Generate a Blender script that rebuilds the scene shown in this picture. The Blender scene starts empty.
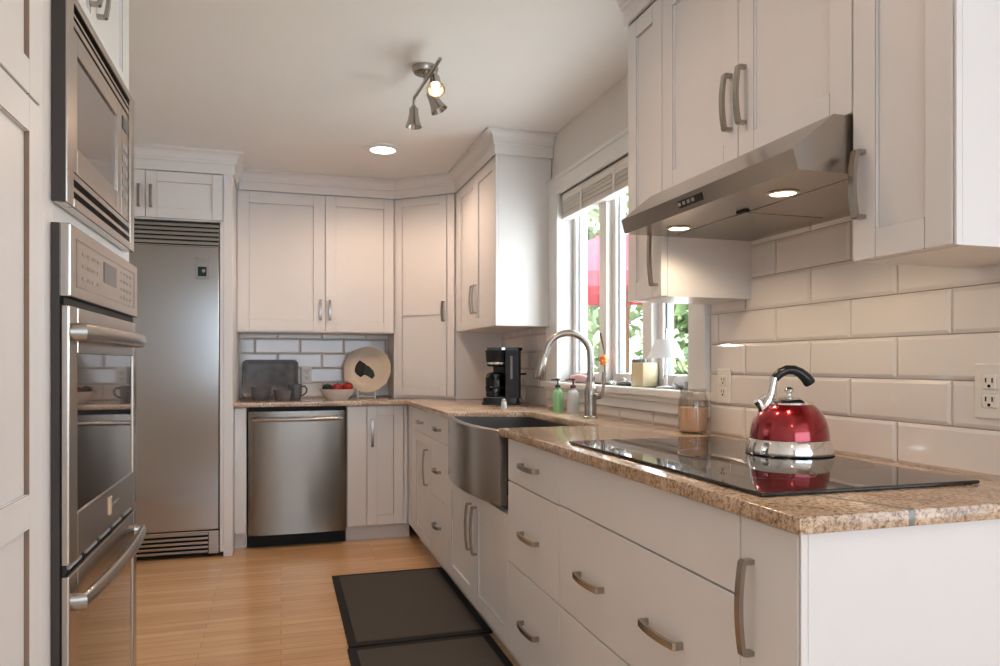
import bpy, bmesh, math, random
from mathutils import Matrix, Vector
random.seed(7)
PI = math.pi
scene = bpy.context.scene
COL = scene.collection

# ------------------------------------------------------------------ camera
H = 1.156
cam_data = bpy.data.cameras.new('camera')
cam_data.sensor_width = 36.0
cam_data.lens = 36.0 * 0.7303
cam_data.shift_y = 0.03025
cam_data.clip_start = 0.02
cam = bpy.data.objects.new('camera', cam_data)
COL.objects.link(cam)
cam.location = (0, 0, H)
cam.rotation_euler = (PI / 2, 0, -math.radians(16.69))
scene.camera = cam

# ------------------------------------------------------------------ exposure, sky, sun, daylight
vs = scene.view_settings
vs.view_transform = 'Standard'
vs.look = 'None'
vs.gamma = 1.0
vs.exposure = 0.08
vs.use_curve_mapping = False

world = bpy.data.worlds.new('world')
scene.world = world
world.use_nodes = True
wn = world.node_tree.nodes
bg = wn['Background']
bg.inputs[0].default_value = (0.80, 0.90, 1.0, 1)
bg.inputs[1].default_value = 3.5


def light(name, kind, loc, energy, color, rot=(0, 0, 0), size=1.0, size_y=None, spot=None, radius=None, shape=None):
    ld = bpy.data.lights.new(name, kind)
    ld.energy = energy
    ld.color = color
    if kind == 'AREA':
        ld.size = size
        if size_y:
            ld.shape = 'RECTANGLE'
            ld.size_y = size_y
        if shape:
            ld.shape = shape
    if kind == 'SPOT':
        ld.spot_size = spot or 1.5
        ld.spot_blend = 0.6
    if radius is not None and kind in ('POINT', 'SPOT'):
        ld.shadow_soft_size = radius
    o = bpy.data.objects.new(name, ld)
    o.location = loc
    o.rotation_euler = rot
    COL.objects.link(o)
    return o


DAY = (0.72, 0.85, 1.0)
WARM = (1.0, 0.725, 0.545)
sun = light('sun', 'SUN', (6, 2, 8), 20.0, (1.0, 0.95, 0.88), (math.radians(12), math.radians(-42), 0))
sun.data.angle = 0.02
# daylight entering by the glazed openings of the dining end (behind the camera) and the sink window
light('daylight_dining_window', 'AREA', (1.2, -3.12, 1.45), 30, (0.36, 0.66, 1.0), (PI / 2, 0, 0), 3.6, 1.5)
light('daylight_patio_door', 'AREA', (3.50, -1.65, 1.1), 3, DAY, (PI / 2, 0, PI / 2), 1.1, 2.0)
light('daylight_sink_window', 'AREA', (1.66, 3.03, 1.57), 30, (0.9, 0.95, 1.0), (PI / 2, 0, PI / 2), 1.25, 0.95)

# ------------------------------------------------------------------ materials
MATS = {}


def newmat(name):
    m = bpy.data.materials.new(name)
    m.use_nodes = True
    nt = m.node_tree
    b = nt.nodes['Principled BSDF']
    MATS[name] = m
    return m, nt, b


def simple(name, col, rough=0.5, metal=0.0, coat=0.0, trans=0.0, ior=1.45, emit=None, estr=0.0, spec=0.5, alpha=1.0, noise=0.0, nscale=8.0):
    m, nt, b = newmat(name)
    b.inputs['Base Color'].default_value = (*col, 1)
    b.inputs['Roughness'].default_value = rough
    b.inputs['Metallic'].default_value = metal
    b.inputs['Coat Weight'].default_value = coat
    b.inputs['Transmission Weight'].default_value = trans
    b.inputs['IOR'].default_value = ior
    b.inputs['Specular IOR Level'].default_value = spec
    b.inputs['Alpha'].default_value = alpha
    if emit:
        b.inputs['Emission Color'].default_value = (*emit, 1)
        b.inputs['Emission Strength'].default_value = estr
    if noise > 0:
        tc = nt.nodes.new('ShaderNodeTexCoord')
        n = nt.nodes.new('ShaderNodeTexNoise')
        n.inputs['Scale'].default_value = nscale
        n.inputs['Detail'].default_value = 4
        mx = nt.nodes.new('ShaderNodeMixRGB')
        mx.blend_type = 'MULTIPLY'
        mx.inputs[0].default_value = noise
        mx.inputs[1].default_value = (*col, 1)
        nt.links.new(tc.outputs['Object'], n.inputs['Vector'])
        nt.links.new(n.outputs['Fac'], mx.inputs[2])
        nt.links.new(mx.outputs[0], b.inputs['Base Color'])
    return m


def brushed(name, col, rough, axis='x', aniso=0.6, arot=0.0, stretch=420.0, tan=(0.05, 0.05, 1.0), amp=0.012):
    """brushed metal: fine streaks along one axis vary the roughness and the normal"""
    m, nt, b = newmat(name)
    b.inputs['Metallic'].default_value = 1.0
    tc = nt.nodes.new('ShaderNodeTexCoord')
    mp = nt.nodes.new('ShaderNodeMapping')
    sc = {'x': (2.0, stretch, stretch), 'y': (stretch, 2.0, stretch), 'z': (stretch, stretch, 2.0)}[axis]
    mp.inputs['Scale'].default_value = sc
    n = nt.nodes.new('ShaderNodeTexNoise')
    n.inputs['Scale'].default_value = 1.0
    n.inputs['Detail'].default_value = 3.0
    nt.links.new(tc.outputs['Object'], mp.inputs['Vector'])
    nt.links.new(mp.outputs[0], n.inputs['Vector'])
    mr = nt.nodes.new('ShaderNodeMapRange')
    mr.inputs['To Min'].default_value = rough - amp
    mr.inputs['To Max'].default_value = rough + amp
    nt.links.new(n.outputs['Fac'], mr.inputs['Value'])
    nt.links.new(mr.outputs[0], b.inputs['Roughness'])
    b.inputs['Base Color'].default_value = (*col, 1)
    b.inputs['Anisotropic'].default_value = aniso
    b.inputs['Anisotropic Rotation'].default_value = arot
    tg = nt.nodes.new('ShaderNodeCombineXYZ')
    for k_ in range(3):
        tg.inputs[k_].default_value = tan[k_]
    nt.links.new(tg.outputs[0], b.inputs['Tangent'])
    return m


BROWNEDGE = simple('brown_inner_edge', (0.26, 0.18, 0.13), 0.7, spec=0.2)
PAINT = simple('cabinet_paint', (0.80, 0.772, 0.75), 0.38, noise=0.04, nscale=3.0)
WALL = simple('wall_paint', (0.78, 0.74, 0.69), 0.7, noise=0.04, nscale=5.0)
CEIL = simple('ceiling_paint', (0.89, 0.865, 0.845), 0.85, noise=0.03, nscale=4.0)
TRIM = simple('white_trim_paint', (0.82, 0.80, 0.77), 0.35)
TILE = simple('glazed_tile', (0.80, 0.745, 0.705), 0.10, coat=0.3)
GROUT = simple('grout', (0.50, 0.43, 0.38), 0.9, noise=0.2, nscale=60)
STEEL = brushed('stainless_steel', (0.50, 0.445, 0.38), 0.22, 'x', 0.8, amp=0.0)
STEELV = brushed('stainless_steel_fridge', (0.42, 0.395, 0.37), 0.22, 'z', 0.85, 0.25)
STEELY = brushed('stainless_steel_oven', (0.50, 0.455, 0.41), 0.24, 'x')
SINKSTEEL = brushed('stainless_sink', (0.47, 0.435, 0.40), 0.24, 'z')
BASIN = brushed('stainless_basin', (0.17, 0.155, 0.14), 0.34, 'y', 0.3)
HOODSTEEL = brushed('stainless_hood', (0.41, 0.365, 0.32), 0.25, 'y', 0.6, 0.0, 420.0, (0.7, 0.05, 0.7))
NICKEL = simple('brushed_nickel', (0.40, 0.365, 0.325), 0.27, 1.0)
CHROME = simple('chrome', (0.80, 0.78, 0.75), 0.08, 1.0)
DARKGLASS = simple('black_glass', (0.012, 0.011, 0.011), 0.03, 0.0, coat=1.0, spec=0.9)
OVENGLASS = simple('oven_glass', (0.030, 0.026, 0.024), 0.03, 0.0, coat=1.0, spec=1.0, ior=1.9)
COOKGLASS = simple('cooktop_glass', (0.022, 0.017, 0.015), 0.03, coat=0.0, spec=0.5, ior=1.5)
BLACK = simple('black_enamel', (0.006, 0.006, 0.0065), 0.5, spec=0.25)
BLACKPL = simple('black_plastic', (0.013, 0.013, 0.014), 0.22)
DKSIDE = simple('dark_oven_side', (0.045, 0.036, 0.032), 0.45)
GREYPL = simple('grey_plastic', (0.30, 0.29, 0.28), 0.4)
WHITEPL = simple('white_plastic', (0.80, 0.76, 0.70), 0.35)
RED = simple('metallic_red_enamel', (0.30, 0.006, 0.013), 0.20, 0.75, coat=1.0)
GLASS = simple('clear_glass', (1, 1, 1), 0.0, trans=1.0, ior=1.45)
THINGLASS = None


def thin_glass(name, tint, refl=1.35):
    m = bpy.data.materials.new(name)
    m.use_nodes = True
    nt = m.node_tree
    nt.nodes.clear()
    out = nt.nodes.new('ShaderNodeOutputMaterial')
    tr = nt.nodes.new('ShaderNodeBsdfTransparent')
    tr.inputs[0].default_value = (*tint, 1)
    gl = nt.nodes.new('ShaderNodeBsdfGlossy')
    gl.inputs['Roughness'].default_value = 0.02
    fr = nt.nodes.new('ShaderNodeFresnel')
    fr.inputs['IOR'].default_value = refl
    mx = nt.nodes.new('ShaderNodeMixShader')
    geo = nt.nodes.new('ShaderNodeNewGeometry')
    inv = nt.nodes.new('ShaderNodeMath')
    inv.operation = 'SUBTRACT'
    inv.inputs[0].default_value = 1.0
    ml = nt.nodes.new('ShaderNodeMath')
    ml.operation = 'MULTIPLY'
    nt.links.new(geo.outputs['Backfacing'], inv.inputs[1])
    nt.links.new(inv.outputs[0], ml.inputs[0])
    nt.links.new(fr.outputs[0], ml.inputs[1])
    nt.links.new(ml.outputs[0], mx.inputs[0])
    nt.links.new(tr.outputs[0], mx.inputs[1])
    nt.links.new(gl.outputs[0], mx.inputs[2])
    nt.links.new(mx.outputs[0], out.inputs[0])
    return m


PANE = thin_glass('window_pane_glass', (0.97, 0.98, 0.98))
JARGLASS = thin_glass('jar_glass', (0.88, 0.87, 0.85), 1.8)
SMOKED = thin_glass('carafe_glass', (0.30, 0.27, 0.25), 1.6)
GREENSOAP = simple('green_liquid', (0.48, 0.86, 0.44), 0.15, trans=0.55)
CLEARSOAP = simple('pale_liquid', (0.86, 0.90, 0.90), 0.15, trans=0.6)
MAROON = simple('maroon_plastic', (0.10, 0.012, 0.016), 0.3)
WAX = simple('peach_wax', (0.84, 0.56, 0.38), 0.5)
YELLOWWAX = simple('yellow_wax', (0.66, 0.56, 0.36), 0.4)
SLATE = simple('grey_glazed_stoneware', (0.25, 0.24, 0.25), 0.28, noise=0.75, nscale=14)
POT = simple('dark_blue_grey_glaze', (0.17, 0.17, 0.18), 0.18, noise=0.4, nscale=25)
CERAMIC = simple('white_ceramic', (0.74, 0.70, 0.64), 0.2)
APPLE = simple('red_apple_skin', (0.42, 0.022, 0.016), 0.25, noise=0.5, nscale=25)
AVOC = simple('dark_green_fruit', (0.025, 0.028, 0.014), 0.4, noise=0.4, nscale=40)
STEM = simple('brown_stem', (0.09, 0.055, 0.03), 0.7)
LAMPWHITE = simple('frosted_white_glass', (0.85, 0.85, 0.86), 0.3, trans=0.3)
ORANGE = simple('orange_petal', (0.85, 0.25, 0.07), 0.4)
PINK = simple('pink_ceramic', (0.75, 0.48, 0.48), 0.3)
BLUED = simple('dark_blue_ceramic', (0.05, 0.09, 0.13), 0.3)
BLINDM = simple('blind_fabric', (0.74, 0.69, 0.64), 0.8)
VINYL = simple('window_vinyl', (0.74, 0.72, 0.69), 0.35)
SPACER = simple('window_gasket', (0.22, 0.24, 0.28), 0.5)
UMB = simple('red_canvas', (0.70, 0.10, 0.15), 0.8)
UMBPOLE = simple('umbrella_pole', (0.25, 0.16, 0.09), 0.6)
BARK = simple('bark', (0.10, 0.07, 0.045), 0.9, noise=0.5, nscale=20)
LEAF = simple('leaf_green', (0.42, 0.55, 0.30), 0.55, noise=0.6, nscale=3)
LEAFB = simple('leaf_light_green', (0.55, 0.66, 0.38), 0.55, noise=0.6, nscale=3)
LAWN = simple('lawn_green', (0.20, 0.30, 0.10), 0.9, noise=0.6, nscale=2)
LEDCOL = (1.0, 0.90, 0.76)
LED = simple('led_diffuser', (0.9, 0.9, 0.88), 0.4, emit=LEDCOL, estr=9.0)
BULB = simple('lit_bulb', (1, 0.9, 0.75), 0.3, emit=(1.0, 0.72, 0.42), estr=9.0)
HOODLED = simple('lit_hood_lens', (1, 0.9, 0.75), 0.3, emit=(1.0, 0.80, 0.54), estr=6.0)
DISPLAY = simple('display_glass', (0.02, 0.045, 0.05), 0.1)
MARK = simple('panel_marking', (0.30, 0.27, 0.24), 0.4)
MATFIELD = None
MATEDGE = simple('mat_black_edge', (0.014, 0.012, 0.011), 0.85)


def mat_field():
    m, nt, b = newmat('woven_mat')
    tc = nt.nodes.new('ShaderNodeTexCoord')
    ck = nt.nodes.new('ShaderNodeTexChecker')
    ck.inputs['Scale'].default_value = 160
    ck.inputs['Color1'].default_value = (0.085, 0.070, 0.058, 1)
    ck.inputs['Color2'].default_value = (0.050, 0.041, 0.035, 1)
    nt.links.new(tc.outputs['Object'], ck.inputs['Vector'])
    nt.links.new(ck.outputs['Color'], b.inputs['Base Color'])
    b.inputs['Roughness'].default_value = 0.8
    return m


MATFIELD = mat_field()


def granite():
    m, nt, b = newmat('speckled_granite')
    N = nt.nodes.new
    L = nt.links.new
    tc = N('ShaderNodeTexCoord')
    n1 = N('ShaderNodeTexNoise'); n1.inputs['Scale'].default_value = 9.0; n1.inputs['Detail'].default_value = 5
    n2 = N('ShaderNodeTexNoise'); n2.inputs['Scale'].default_value = 120.0; n2.inputs['Detail'].default_value = 6; n2.inputs['Roughness'].default_value = 0.7
    v = N('ShaderNodeTexVoronoi'); v.inputs['Scale'].default_value = 210.0
    for x in (n1, n2, v):
        L(tc.outputs['Object'], x.inputs['Vector'])
    r1 = N('ShaderNodeValToRGB')
    e = r1.color_ramp.elements
    e[0].position = 0.33; e[0].color = (0.46, 0.31, 0.20, 1)
    e[1].position = 0.66; e[1].color = (0.70, 0.54, 0.39, 1)
    L(n1.outputs['Fac'], r1.inputs[0])
    r2 = N('ShaderNodeValToRGB')
    e = r2.color_ramp.elements
    e[0].position = 0.36; e[0].color = (0.10, 0.055, 0.035, 1)
    e[1].position = 0.56; e[1].color = (1, 1, 1, 1)
    k = e.new(0.45); k.color = (0.60, 0.48, 0.38, 1)
    L(n2.outputs['Fac'], r2.inputs[0])
    mx = N('ShaderNodeMixRGB'); mx.blend_type = 'MULTIPLY'; mx.inputs[0].default_value = 0.85
    L(r1.outputs[0], mx.inputs[1]); L(r2.outputs[0], mx.inputs[2])
    r3 = N('ShaderNodeValToRGB')
    e = r3.color_ramp.elements
    e[0].position = 0.10; e[0].color = (1, 1, 1, 1)
    e[1].position = 0.22; e[1].color = (0, 0, 0, 1)
    L(v.outputs['Distance'], r3.inputs[0])
    mx2 = N('ShaderNodeMixRGB'); mx2.inputs[2].default_value = (0.80, 0.70, 0.58, 1)
    ml = N('ShaderNodeMath'); ml.operation = 'MULTIPLY'; ml.inputs[1].default_value = 0.55
    L(r3.outputs[0], ml.inputs[0]); L(ml.outputs[0], mx2.inputs[0]); L(mx.outputs[0], mx2.inputs[1])
    # the dark mineral vein that runs across the near end of the slab
    sx = N('ShaderNodeSeparateXYZ'); L(tc.outputs['Object'], sx.inputs[0])
    a = N('ShaderNodeMath'); a.operation = 'MULTIPLY_ADD'; a.inputs[1].default_value = 0.41; L(sx.outputs['Y'], a.inputs[0]); L(sx.outputs['X'], a.inputs[2])
    nz = N('ShaderNodeMath'); nz.operation = 'MULTIPLY_ADD'; nz.inputs[1].default_value = 0.012; nz.inputs[2].default_value = -1.4035
    L(n1.outputs['Fac'], nz.inputs[0])
    sub = N('ShaderNodeMath'); sub.operation = 'ADD'; L(a.outputs[0], sub.inputs[0]); L(nz.outputs[0], sub.inputs[1])
    ab = N('ShaderNodeMath'); ab.operation = 'ABSOLUTE'; L(sub.outputs[0], ab.inputs[0])
    lt = N('ShaderNodeMath'); lt.operation = 'LESS_THAN'; lt.inputs[1].default_value = 0.007; L(ab.outputs[0], lt.inputs[0])
    yl = N('ShaderNodeMath'); yl.operation = 'LESS_THAN'; yl.inputs[1].default_value = 1.22; L(sx.outputs['Y'], yl.inputs[0])
    mm = N('ShaderNodeMath'); mm.operation = 'MULTIPLY'; L(lt.outputs[0], mm.inputs[0]); L(yl.outputs[0], mm.inputs[1])
    mm2 = N('ShaderNodeMath'); mm2.operation = 'MULTIPLY'; mm2.inputs[1].default_value = 0.85; L(mm.outputs[0], mm2.inputs[0])
    mx3 = N('ShaderNodeMixRGB'); mx3.inputs[2].default_value = (0.16, 0.17, 0.15, 1)
    L(mm2.outputs[0], mx3.inputs[0]); L(mx2.outputs[0], mx3.inputs[1])
    L(mx3.outputs[0], b.inputs['Base Color'])
    b.inputs['Roughness'].default_value = 0.12
    b.inputs['Coat Weight'].default_value = 0.12
    b.inputs['Coat Roughness'].default_value = 0.04
    return m


GRANITE = granite()


def oak_floor():
    m, nt, b = newmat('oak_strip_floor')
    N = nt.nodes.new
    L = nt.links.new
    tc = N('ShaderNodeTexCoord')
    br = N('ShaderNodeTexBrick')
    br.offset = 0.37
    br.inputs['Scale'].default_value = 1.0
    br.inputs['Brick Width'].default_value = 0.85
    br.inputs['Row Height'].default_value = 0.057
    br.inputs['Mortar Size'].default_value = 0.0012
    br.inputs['Color1'].default_value = (0.82, 0.51, 0.26, 1)
    br.inputs['Color2'].default_value = (0.72, 0.42, 0.20, 1)
    br.inputs['Mortar'].default_value = (0.46, 0.27, 0.13, 1)
    L(tc.outputs['Object'], br.inputs['Vector'])
    mp = N('ShaderNodeMapping'); mp.inputs['Scale'].default_value = (1.3, 26, 1)
    L(tc.outputs['Object'], mp.inputs['Vector'])
    n = N('ShaderNodeTexNoise'); n.inputs['Scale'].default_value = 2.2; n.inputs['Detail'].default_value = 8; n.inputs['Distortion'].default_value = 0.6
    L(mp.outputs[0], n.inputs['Vector'])
    rp = N('ShaderNodeValToRGB')
    rp.color_ramp.elements[0].position = 0.3; rp.color_ramp.elements[0].color = (0.84, 0.78, 0.72, 1)
    rp.color_ramp.elements[1].position = 0.65; rp.color_ramp.elements[1].color = (1, 1, 1, 1)
    L(n.outputs['Fac'], rp.inputs[0])
    mx = N('ShaderNodeMixRGB'); mx.blend_type = 'MULTIPLY'; mx.inputs[0].default_value = 0.8
    L(br.outputs['Color'], mx.inputs[1]); L(rp.outputs[0], mx.inputs[2])
    L(mx.outputs[0], b.inputs['Base Color'])
    b.inputs['Roughness'].default_value = 0.27
    b.inputs['Coat Weight'].default_value = 0.25
    b.inputs['Coat Roughness'].default_value = 0.15
    return m


OAK = oak_floor()

# ------------------------------------------------------------------ geometry helpers
ROOT = {}


def box(bm, x0, x1, y0, y1, z0, z1, b=0.0, seg=2):
    mat = Matrix.Translation(((x0 + x1) / 2, (y0 + y1) / 2, (z0 + z1) / 2)) @ Matrix.Diagonal((abs(x1 - x0), abs(y1 - y0), abs(z1 - z0), 1))
    r = bmesh.ops.create_cube(bm, size=1.0, matrix=mat)
    if b > 0:
        es = list({e for v in r['verts'] for e in v.link_edges})
        bmesh.ops.bevel(bm, geom=es, offset=b, segments=seg, affect='EDGES', profile=0.5)


def lathe(bm, prof, n=32, c=(0, 0, 0), mat=None):
    """revolve (r, z) pairs about the z axis; r == 0 closes to a point"""
    rings = []
    for r, z in prof:
        if r <= 1e-7:
            rings.append([bm.verts.new((c[0], c[1], c[2] + z))])
        else:
            rings.append([bm.verts.new((c[0] + r * math.cos(2 * PI * k / n), c[1] + r * math.sin(2 * PI * k / n), c[2] + z)) for k in range(n)])
    vs_ = [v for q in rings for v in q]
    for a, b in zip(rings[:-1], rings[1:]):
        if len(a) == 1 and len(b) == 1:
            continue
        for k in range(n):
            k2 = (k + 1) % n
            if len(a) == 1:
                bm.faces.new((a[0], b[k], b[k2]))
            elif len(b) == 1:
                bm.faces.new((a[k2], a[k], b[0]))
            else:
                bm.faces.new((a[k], b[k], b[k2], a[k2]))
    if mat is not None:
        bmesh.ops.transform(bm, matrix=mat, verts=vs_)
    return vs_


def tube(bm, pts, r, n=12, cap=True):
    pts = [Vector(p) for p in pts]
    rad = r if isinstance(r, (list, tuple)) else [r] * len(pts)
    t0 = (pts[1] - pts[0]).normalized()
    up = Vector((0, 0, 1)) if abs(t0.z) < 0.9 else Vector((1, 0, 0))
    nrm = (up - t0 * up.dot(t0)).normalized()
    rings = []
    for i, p in enumerate(pts):
        if i == 0:
            t = t0
        elif i == len(pts) - 1:
            t = (pts[i] - pts[i - 1]).normalized()
        else:
            t = ((pts[i + 1] - p).normalized() + (p - pts[i - 1]).normalized()).normalized()
        nrm = (nrm - t * nrm.dot(t)).normalized()
        bi = t.cross(nrm)
        rings.append([bm.verts.new(p + (nrm * math.cos(2 * PI * k / n) + bi * math.sin(2 * PI * k / n)) * rad[i]) for k in range(n)])
    for a, b in zip(rings[:-1], rings[1:]):
        for k in range(n):
            k2 = (k + 1) % n
            bm.faces.new((a[k], a[k2], b[k2], b[k]))
    if cap:
        bm.faces.new(list(reversed(rings[0])))
        bm.faces.new(rings[-1])


def prism(bm, poly, a, b, fn):
    """extrude a 2-D polygon between a and b; fn(u, v, w) gives the 3-D point"""
    A = [bm.verts.new(fn(u, v, a)) for u, v in poly]
    B = [bm.verts.new(fn(u, v, b)) for u, v in poly]
    n = len(poly)
    f = [bm.faces.new(A), bm.faces.new(list(reversed(B)))]
    for i in range(n):
        j = (i + 1) % n
        f.append(bm.faces.new((A[j], A[i], B[i], B[j])))
    bmesh.ops.recalc_face_normals(bm, faces=f)
    return f


def ribbon(bm, pts, w, t, fn):
    """sweep a w x t bar along 2-D points (s, o); fn(s, o, q) -> 3-D, q runs across the width"""
    P = [Vector(p) for p in pts]
    rings = []
    for i, p in enumerate(P):
        d1 = (P[i] - P[i - 1]).normalized() if i else None
        d2 = (P[i + 1] - P[i]).normalized() if i < len(P) - 1 else None
        if d1 is None:
            nn = Vector((-d2.y, d2.x)); k = 1
        elif d2 is None:
            nn = Vector((-d1.y, d1.x)); k = 1
        else:
            m = (d1 + d2).normalized()
            nn = Vector((-m.y, m.x)); k = 1 / max(0.5, nn.dot(Vector((-d1.y, d1.x))))
        a = p + nn * t / 2 * k
        c = p - nn * t / 2 * k
        rings.append([bm.verts.new(fn(a.x, a.y, -w / 2)), bm.verts.new(fn(a.x, a.y, w / 2)), bm.verts.new(fn(c.x, c.y, w / 2)), bm.verts.new(fn(c.x, c.y, -w / 2))])
    fs = []
    for a, b in zip(rings[:-1], rings[1:]):
        for k in range(4):
            k2 = (k + 1) % 4
            fs.append(bm.faces.new((a[k], a[k2], b[k2], b[k])))
    fs.append(bm.faces.new(rings[0])); fs.append(bm.faces.new(rings[-1]))
    bmesh.ops.recalc_face_normals(bm, faces=fs)


def grid(fx, nu, nv, bm, closed_u=False):
    vsx = [[bm.verts.new(fx(i / (nu if closed_u else nu - 1), j / (nv - 1))) for j in range(nv)] for i in range(nu)]
    for i in range(nu if closed_u else nu - 1):
        i2 = (i + 1) % nu
        for j in range(nv - 1):
            bm.faces.new((vsx[i][j], vsx[i2][j], vsx[i2][j + 1], vsx[i][j + 1]))
    return vsx


def rootmat(o):
    while o.parent is not None:
        o = o.parent
    return ROOT.get(o.name, Matrix.Identity(4))


def obj(name, bm, mat, parent=None, smooth=None, world=False, label=None):
    if world and parent is not None:
        bm.transform(rootmat(parent).inverted())
    me = bpy.data.meshes.new(name)
    bmesh.ops.recalc_face_normals(bm, faces=bm.faces)
    bm.to_mesh(me)
    bm.free()
    for m_ in (mat if isinstance(mat, (list, tuple)) else (mat,)):
        me.materials.append(m_)
    if smooth is not None:
        me.shade_smooth()
        me.set_sharp_from_angle(angle=math.radians(smooth))
    o = bpy.data.objects.new(name, me)
    COL.objects.link(o)
    if parent is not None:
        o.parent = parent
    if label:
        o['label'] = label
    return o


def B(*args, **k):
    bm = bmesh.new()
    for a in args:
        box(bm, *a, **k)
    return bm


def tag(o, label, cat, group=None):
    o['label'] = label
    o['category'] = cat
    if group:
        o['group'] = group
    return o


def thing(name, label, cat, loc, rotz=0.0, group=None):
    o = bpy.data.objects.new(name, None)
    o.empty_display_size = 0.1
    COL.objects.link(o)
    o.location = loc
    o.rotation_euler = (0, 0, rotz)
    ROOT[o.name] = Matrix.Translation(loc) @ Matrix.Rotation(rotz, 4, 'Z')
    return tag(o, label, cat, group)


def struct(name, bm, mat, parent=None, smooth=None):
    o = obj(name, bm, mat, parent, smooth)
    if parent is None:
        o['kind'] = 'structure'
    return o


def copy_tree(o, parent=None):
    c = o.copy()
    COL.objects.link(c)
    if parent is not None:
        c.parent = parent
    for ch in list(o.children):
        copy_tree(ch, c)
    return c


# ------------------------------------------------------------------ the room
CZ = 2.42          # ceiling height
XW = 1.45          # sink wall
YW = 5.40          # far wall
XL = -1.26         # left wall
WY0, WY1, WZ0, WZ1 = 2.36, 3.70, 1.055, 2.075     # window opening

bm = B((XL - .1, 3.7, -3.3, 1.10, -0.06, 0.0), (XL - .1, XW + .16, 1.10, YW + .1, -0.06, 0.0))
struct('floor', bm, OAK)
bm = B((XL - .1, 3.7, -3.3, 1.10, CZ, CZ + 0.08), (XL - .1, XW + .16, 1.10, YW + .1, CZ, CZ + 0.08))
struct('ceiling', bm, CEIL)
struct('wall_far', B((XL - .1, XW + .16, YW, YW + .12, 0, CZ)), WALL)
struct('wall_left', B((XL - .12, XL, -3.2, YW, 0, CZ)), WALL)
wr = struct('wall_right', B((XW, XW + .16, 0.985, WY0, 0, CZ), (XW, XW + .16, WY1, YW, 0, CZ), (XW, XW + .16, WY0, WY1, 0, WZ0), (XW, XW + .16, WY0, WY1, WZ1, CZ)), WALL)
struct('wall_dining_side', B((XW + .16, 3.7, 0.985, 1.10, 0, CZ)), WALL)
# dining end behind the camera, glazed
struct('wall_rear', B((XL, -.75, -3.3, -3.2, 0, CZ), (3.15, 3.6, -3.3, -3.2, 0, CZ), (-.75, 3.15, -3.3, -3.2, 0, .7), (-.75, 3.15, -3.3, -3.2, 2.2, CZ)), WALL)
struct('wall_dining_right', B((3.6, 3.7, -3.2, -2.3, 0, CZ), (3.6, 3.7, -1.0, .985, 0, CZ), (3.6, 3.7, -2.3, -1.0, 2.1, CZ)), WALL)
w2 = struct('window_2', B(*[(x - .03, x + .03, -3.28, -3.22, .7, 2.2) for x in (-.72, .25, 1.2, 2.15, 3.12)], (-.75, 3.15, -3.28, -3.22, .7, .76), (-.75, 3.15, -3.28, -3.22, 2.14, 2.2)), TRIM)
struct('door_1', B(*[(3.62, 3.68, y - .04, y + .04, 0, 2.1) for y in (-2.26, -1.04)], (3.62, 3.68, -2.3, -1.0, 2.02, 2.1), (3.62, 3.68, -2.3, -1.0, 0, .1)), TRIM)


def tiles(name, u0, u1, z0, z1, fn, phase, holes=(), parent=None, exact_lo=None):
    """running-bond 4 x 12 inch bevelled tiles; fn(u, w, z) -> 3-D, w stands off the wall"""
    bm = bmesh.new()
    RH, TL, g = 0.1036, 0.305, 0.0026
    row = 0
    z = z0
    while z < z1 - 0.004:
        zt = min(z + RH, z1)
        off = phase + (TL / 2 if row % 2 else 0)
        k = math.floor((u0 - off) / TL) - 1
        while off + k * TL < u1:
            a0, a1 = max(off + k * TL, u0), min(off + (k + 1) * TL, u1)
            k += 1
            if a1 - a0 < 0.008:
                continue
            segs = [(a0, a1, z, zt)]
            for (h0, h1, hz0, hz1) in holes:
                out = []
                for (s0, s1, b0, b1) in segs:
                    if s1 <= h0 or s0 >= h1 or b1 <= hz0 or b0 >= hz1:
                        out.append((s0, s1, b0, b1)); continue
                    if s0 < h0: out.append((s0, h0, b0, b1))
                    if s1 > h1: out.append((h1, s1, b0, b1))
                    m0, m1 = max(s0, h0), min(s1, h1)
                    if b0 < hz0: out.append((m0, m1, b0, hz0))
                    if b1 > hz1: out.append((m0, m1, hz1, b1))
                segs = out
            for (s0, s1, b0, b1) in segs:
                if s1 - s0 < 0.006 or b1 - b0 < 0.006:
                    continue
                i = min(0.009, (s1 - s0) * .3, (b1 - b0) * .3)
                s0 += g / 2; s1 -= g / 2; c0 = b0 + g / 2; c1 = b1 - g / 2
                o = [bm.verts.new(fn(*p)) for p in ((s0, .0035, c0), (s1, .0035, c0), (s1, .0035, c1), (s0, .0035, c1))]
                q = [bm.verts.new(fn(*p)) for p in ((s0 + i, .0075, c0 + i), (s1 - i, .0075, c0 + i), (s1 - i, .0075, c1 - i), (s0 + i, .0075, c1 - i))]
                bk = [bm.verts.new(fn(*p)) for p in ((s0, 0, c0), (s1, 0, c0), (s1, 0, c1), (s0, 0, c1))]
                bm.faces.new(q)
                for a in range(4):
                    c = (a + 1) % 4
                    bm.faces.new((o[a], o[c], q[c], q[a]))
                    bm.faces.new((bk[a], bk[c], o[c], o[a]))
        z += RH
        row += 1
    return obj(name, bm, TILE, parent)


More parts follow.
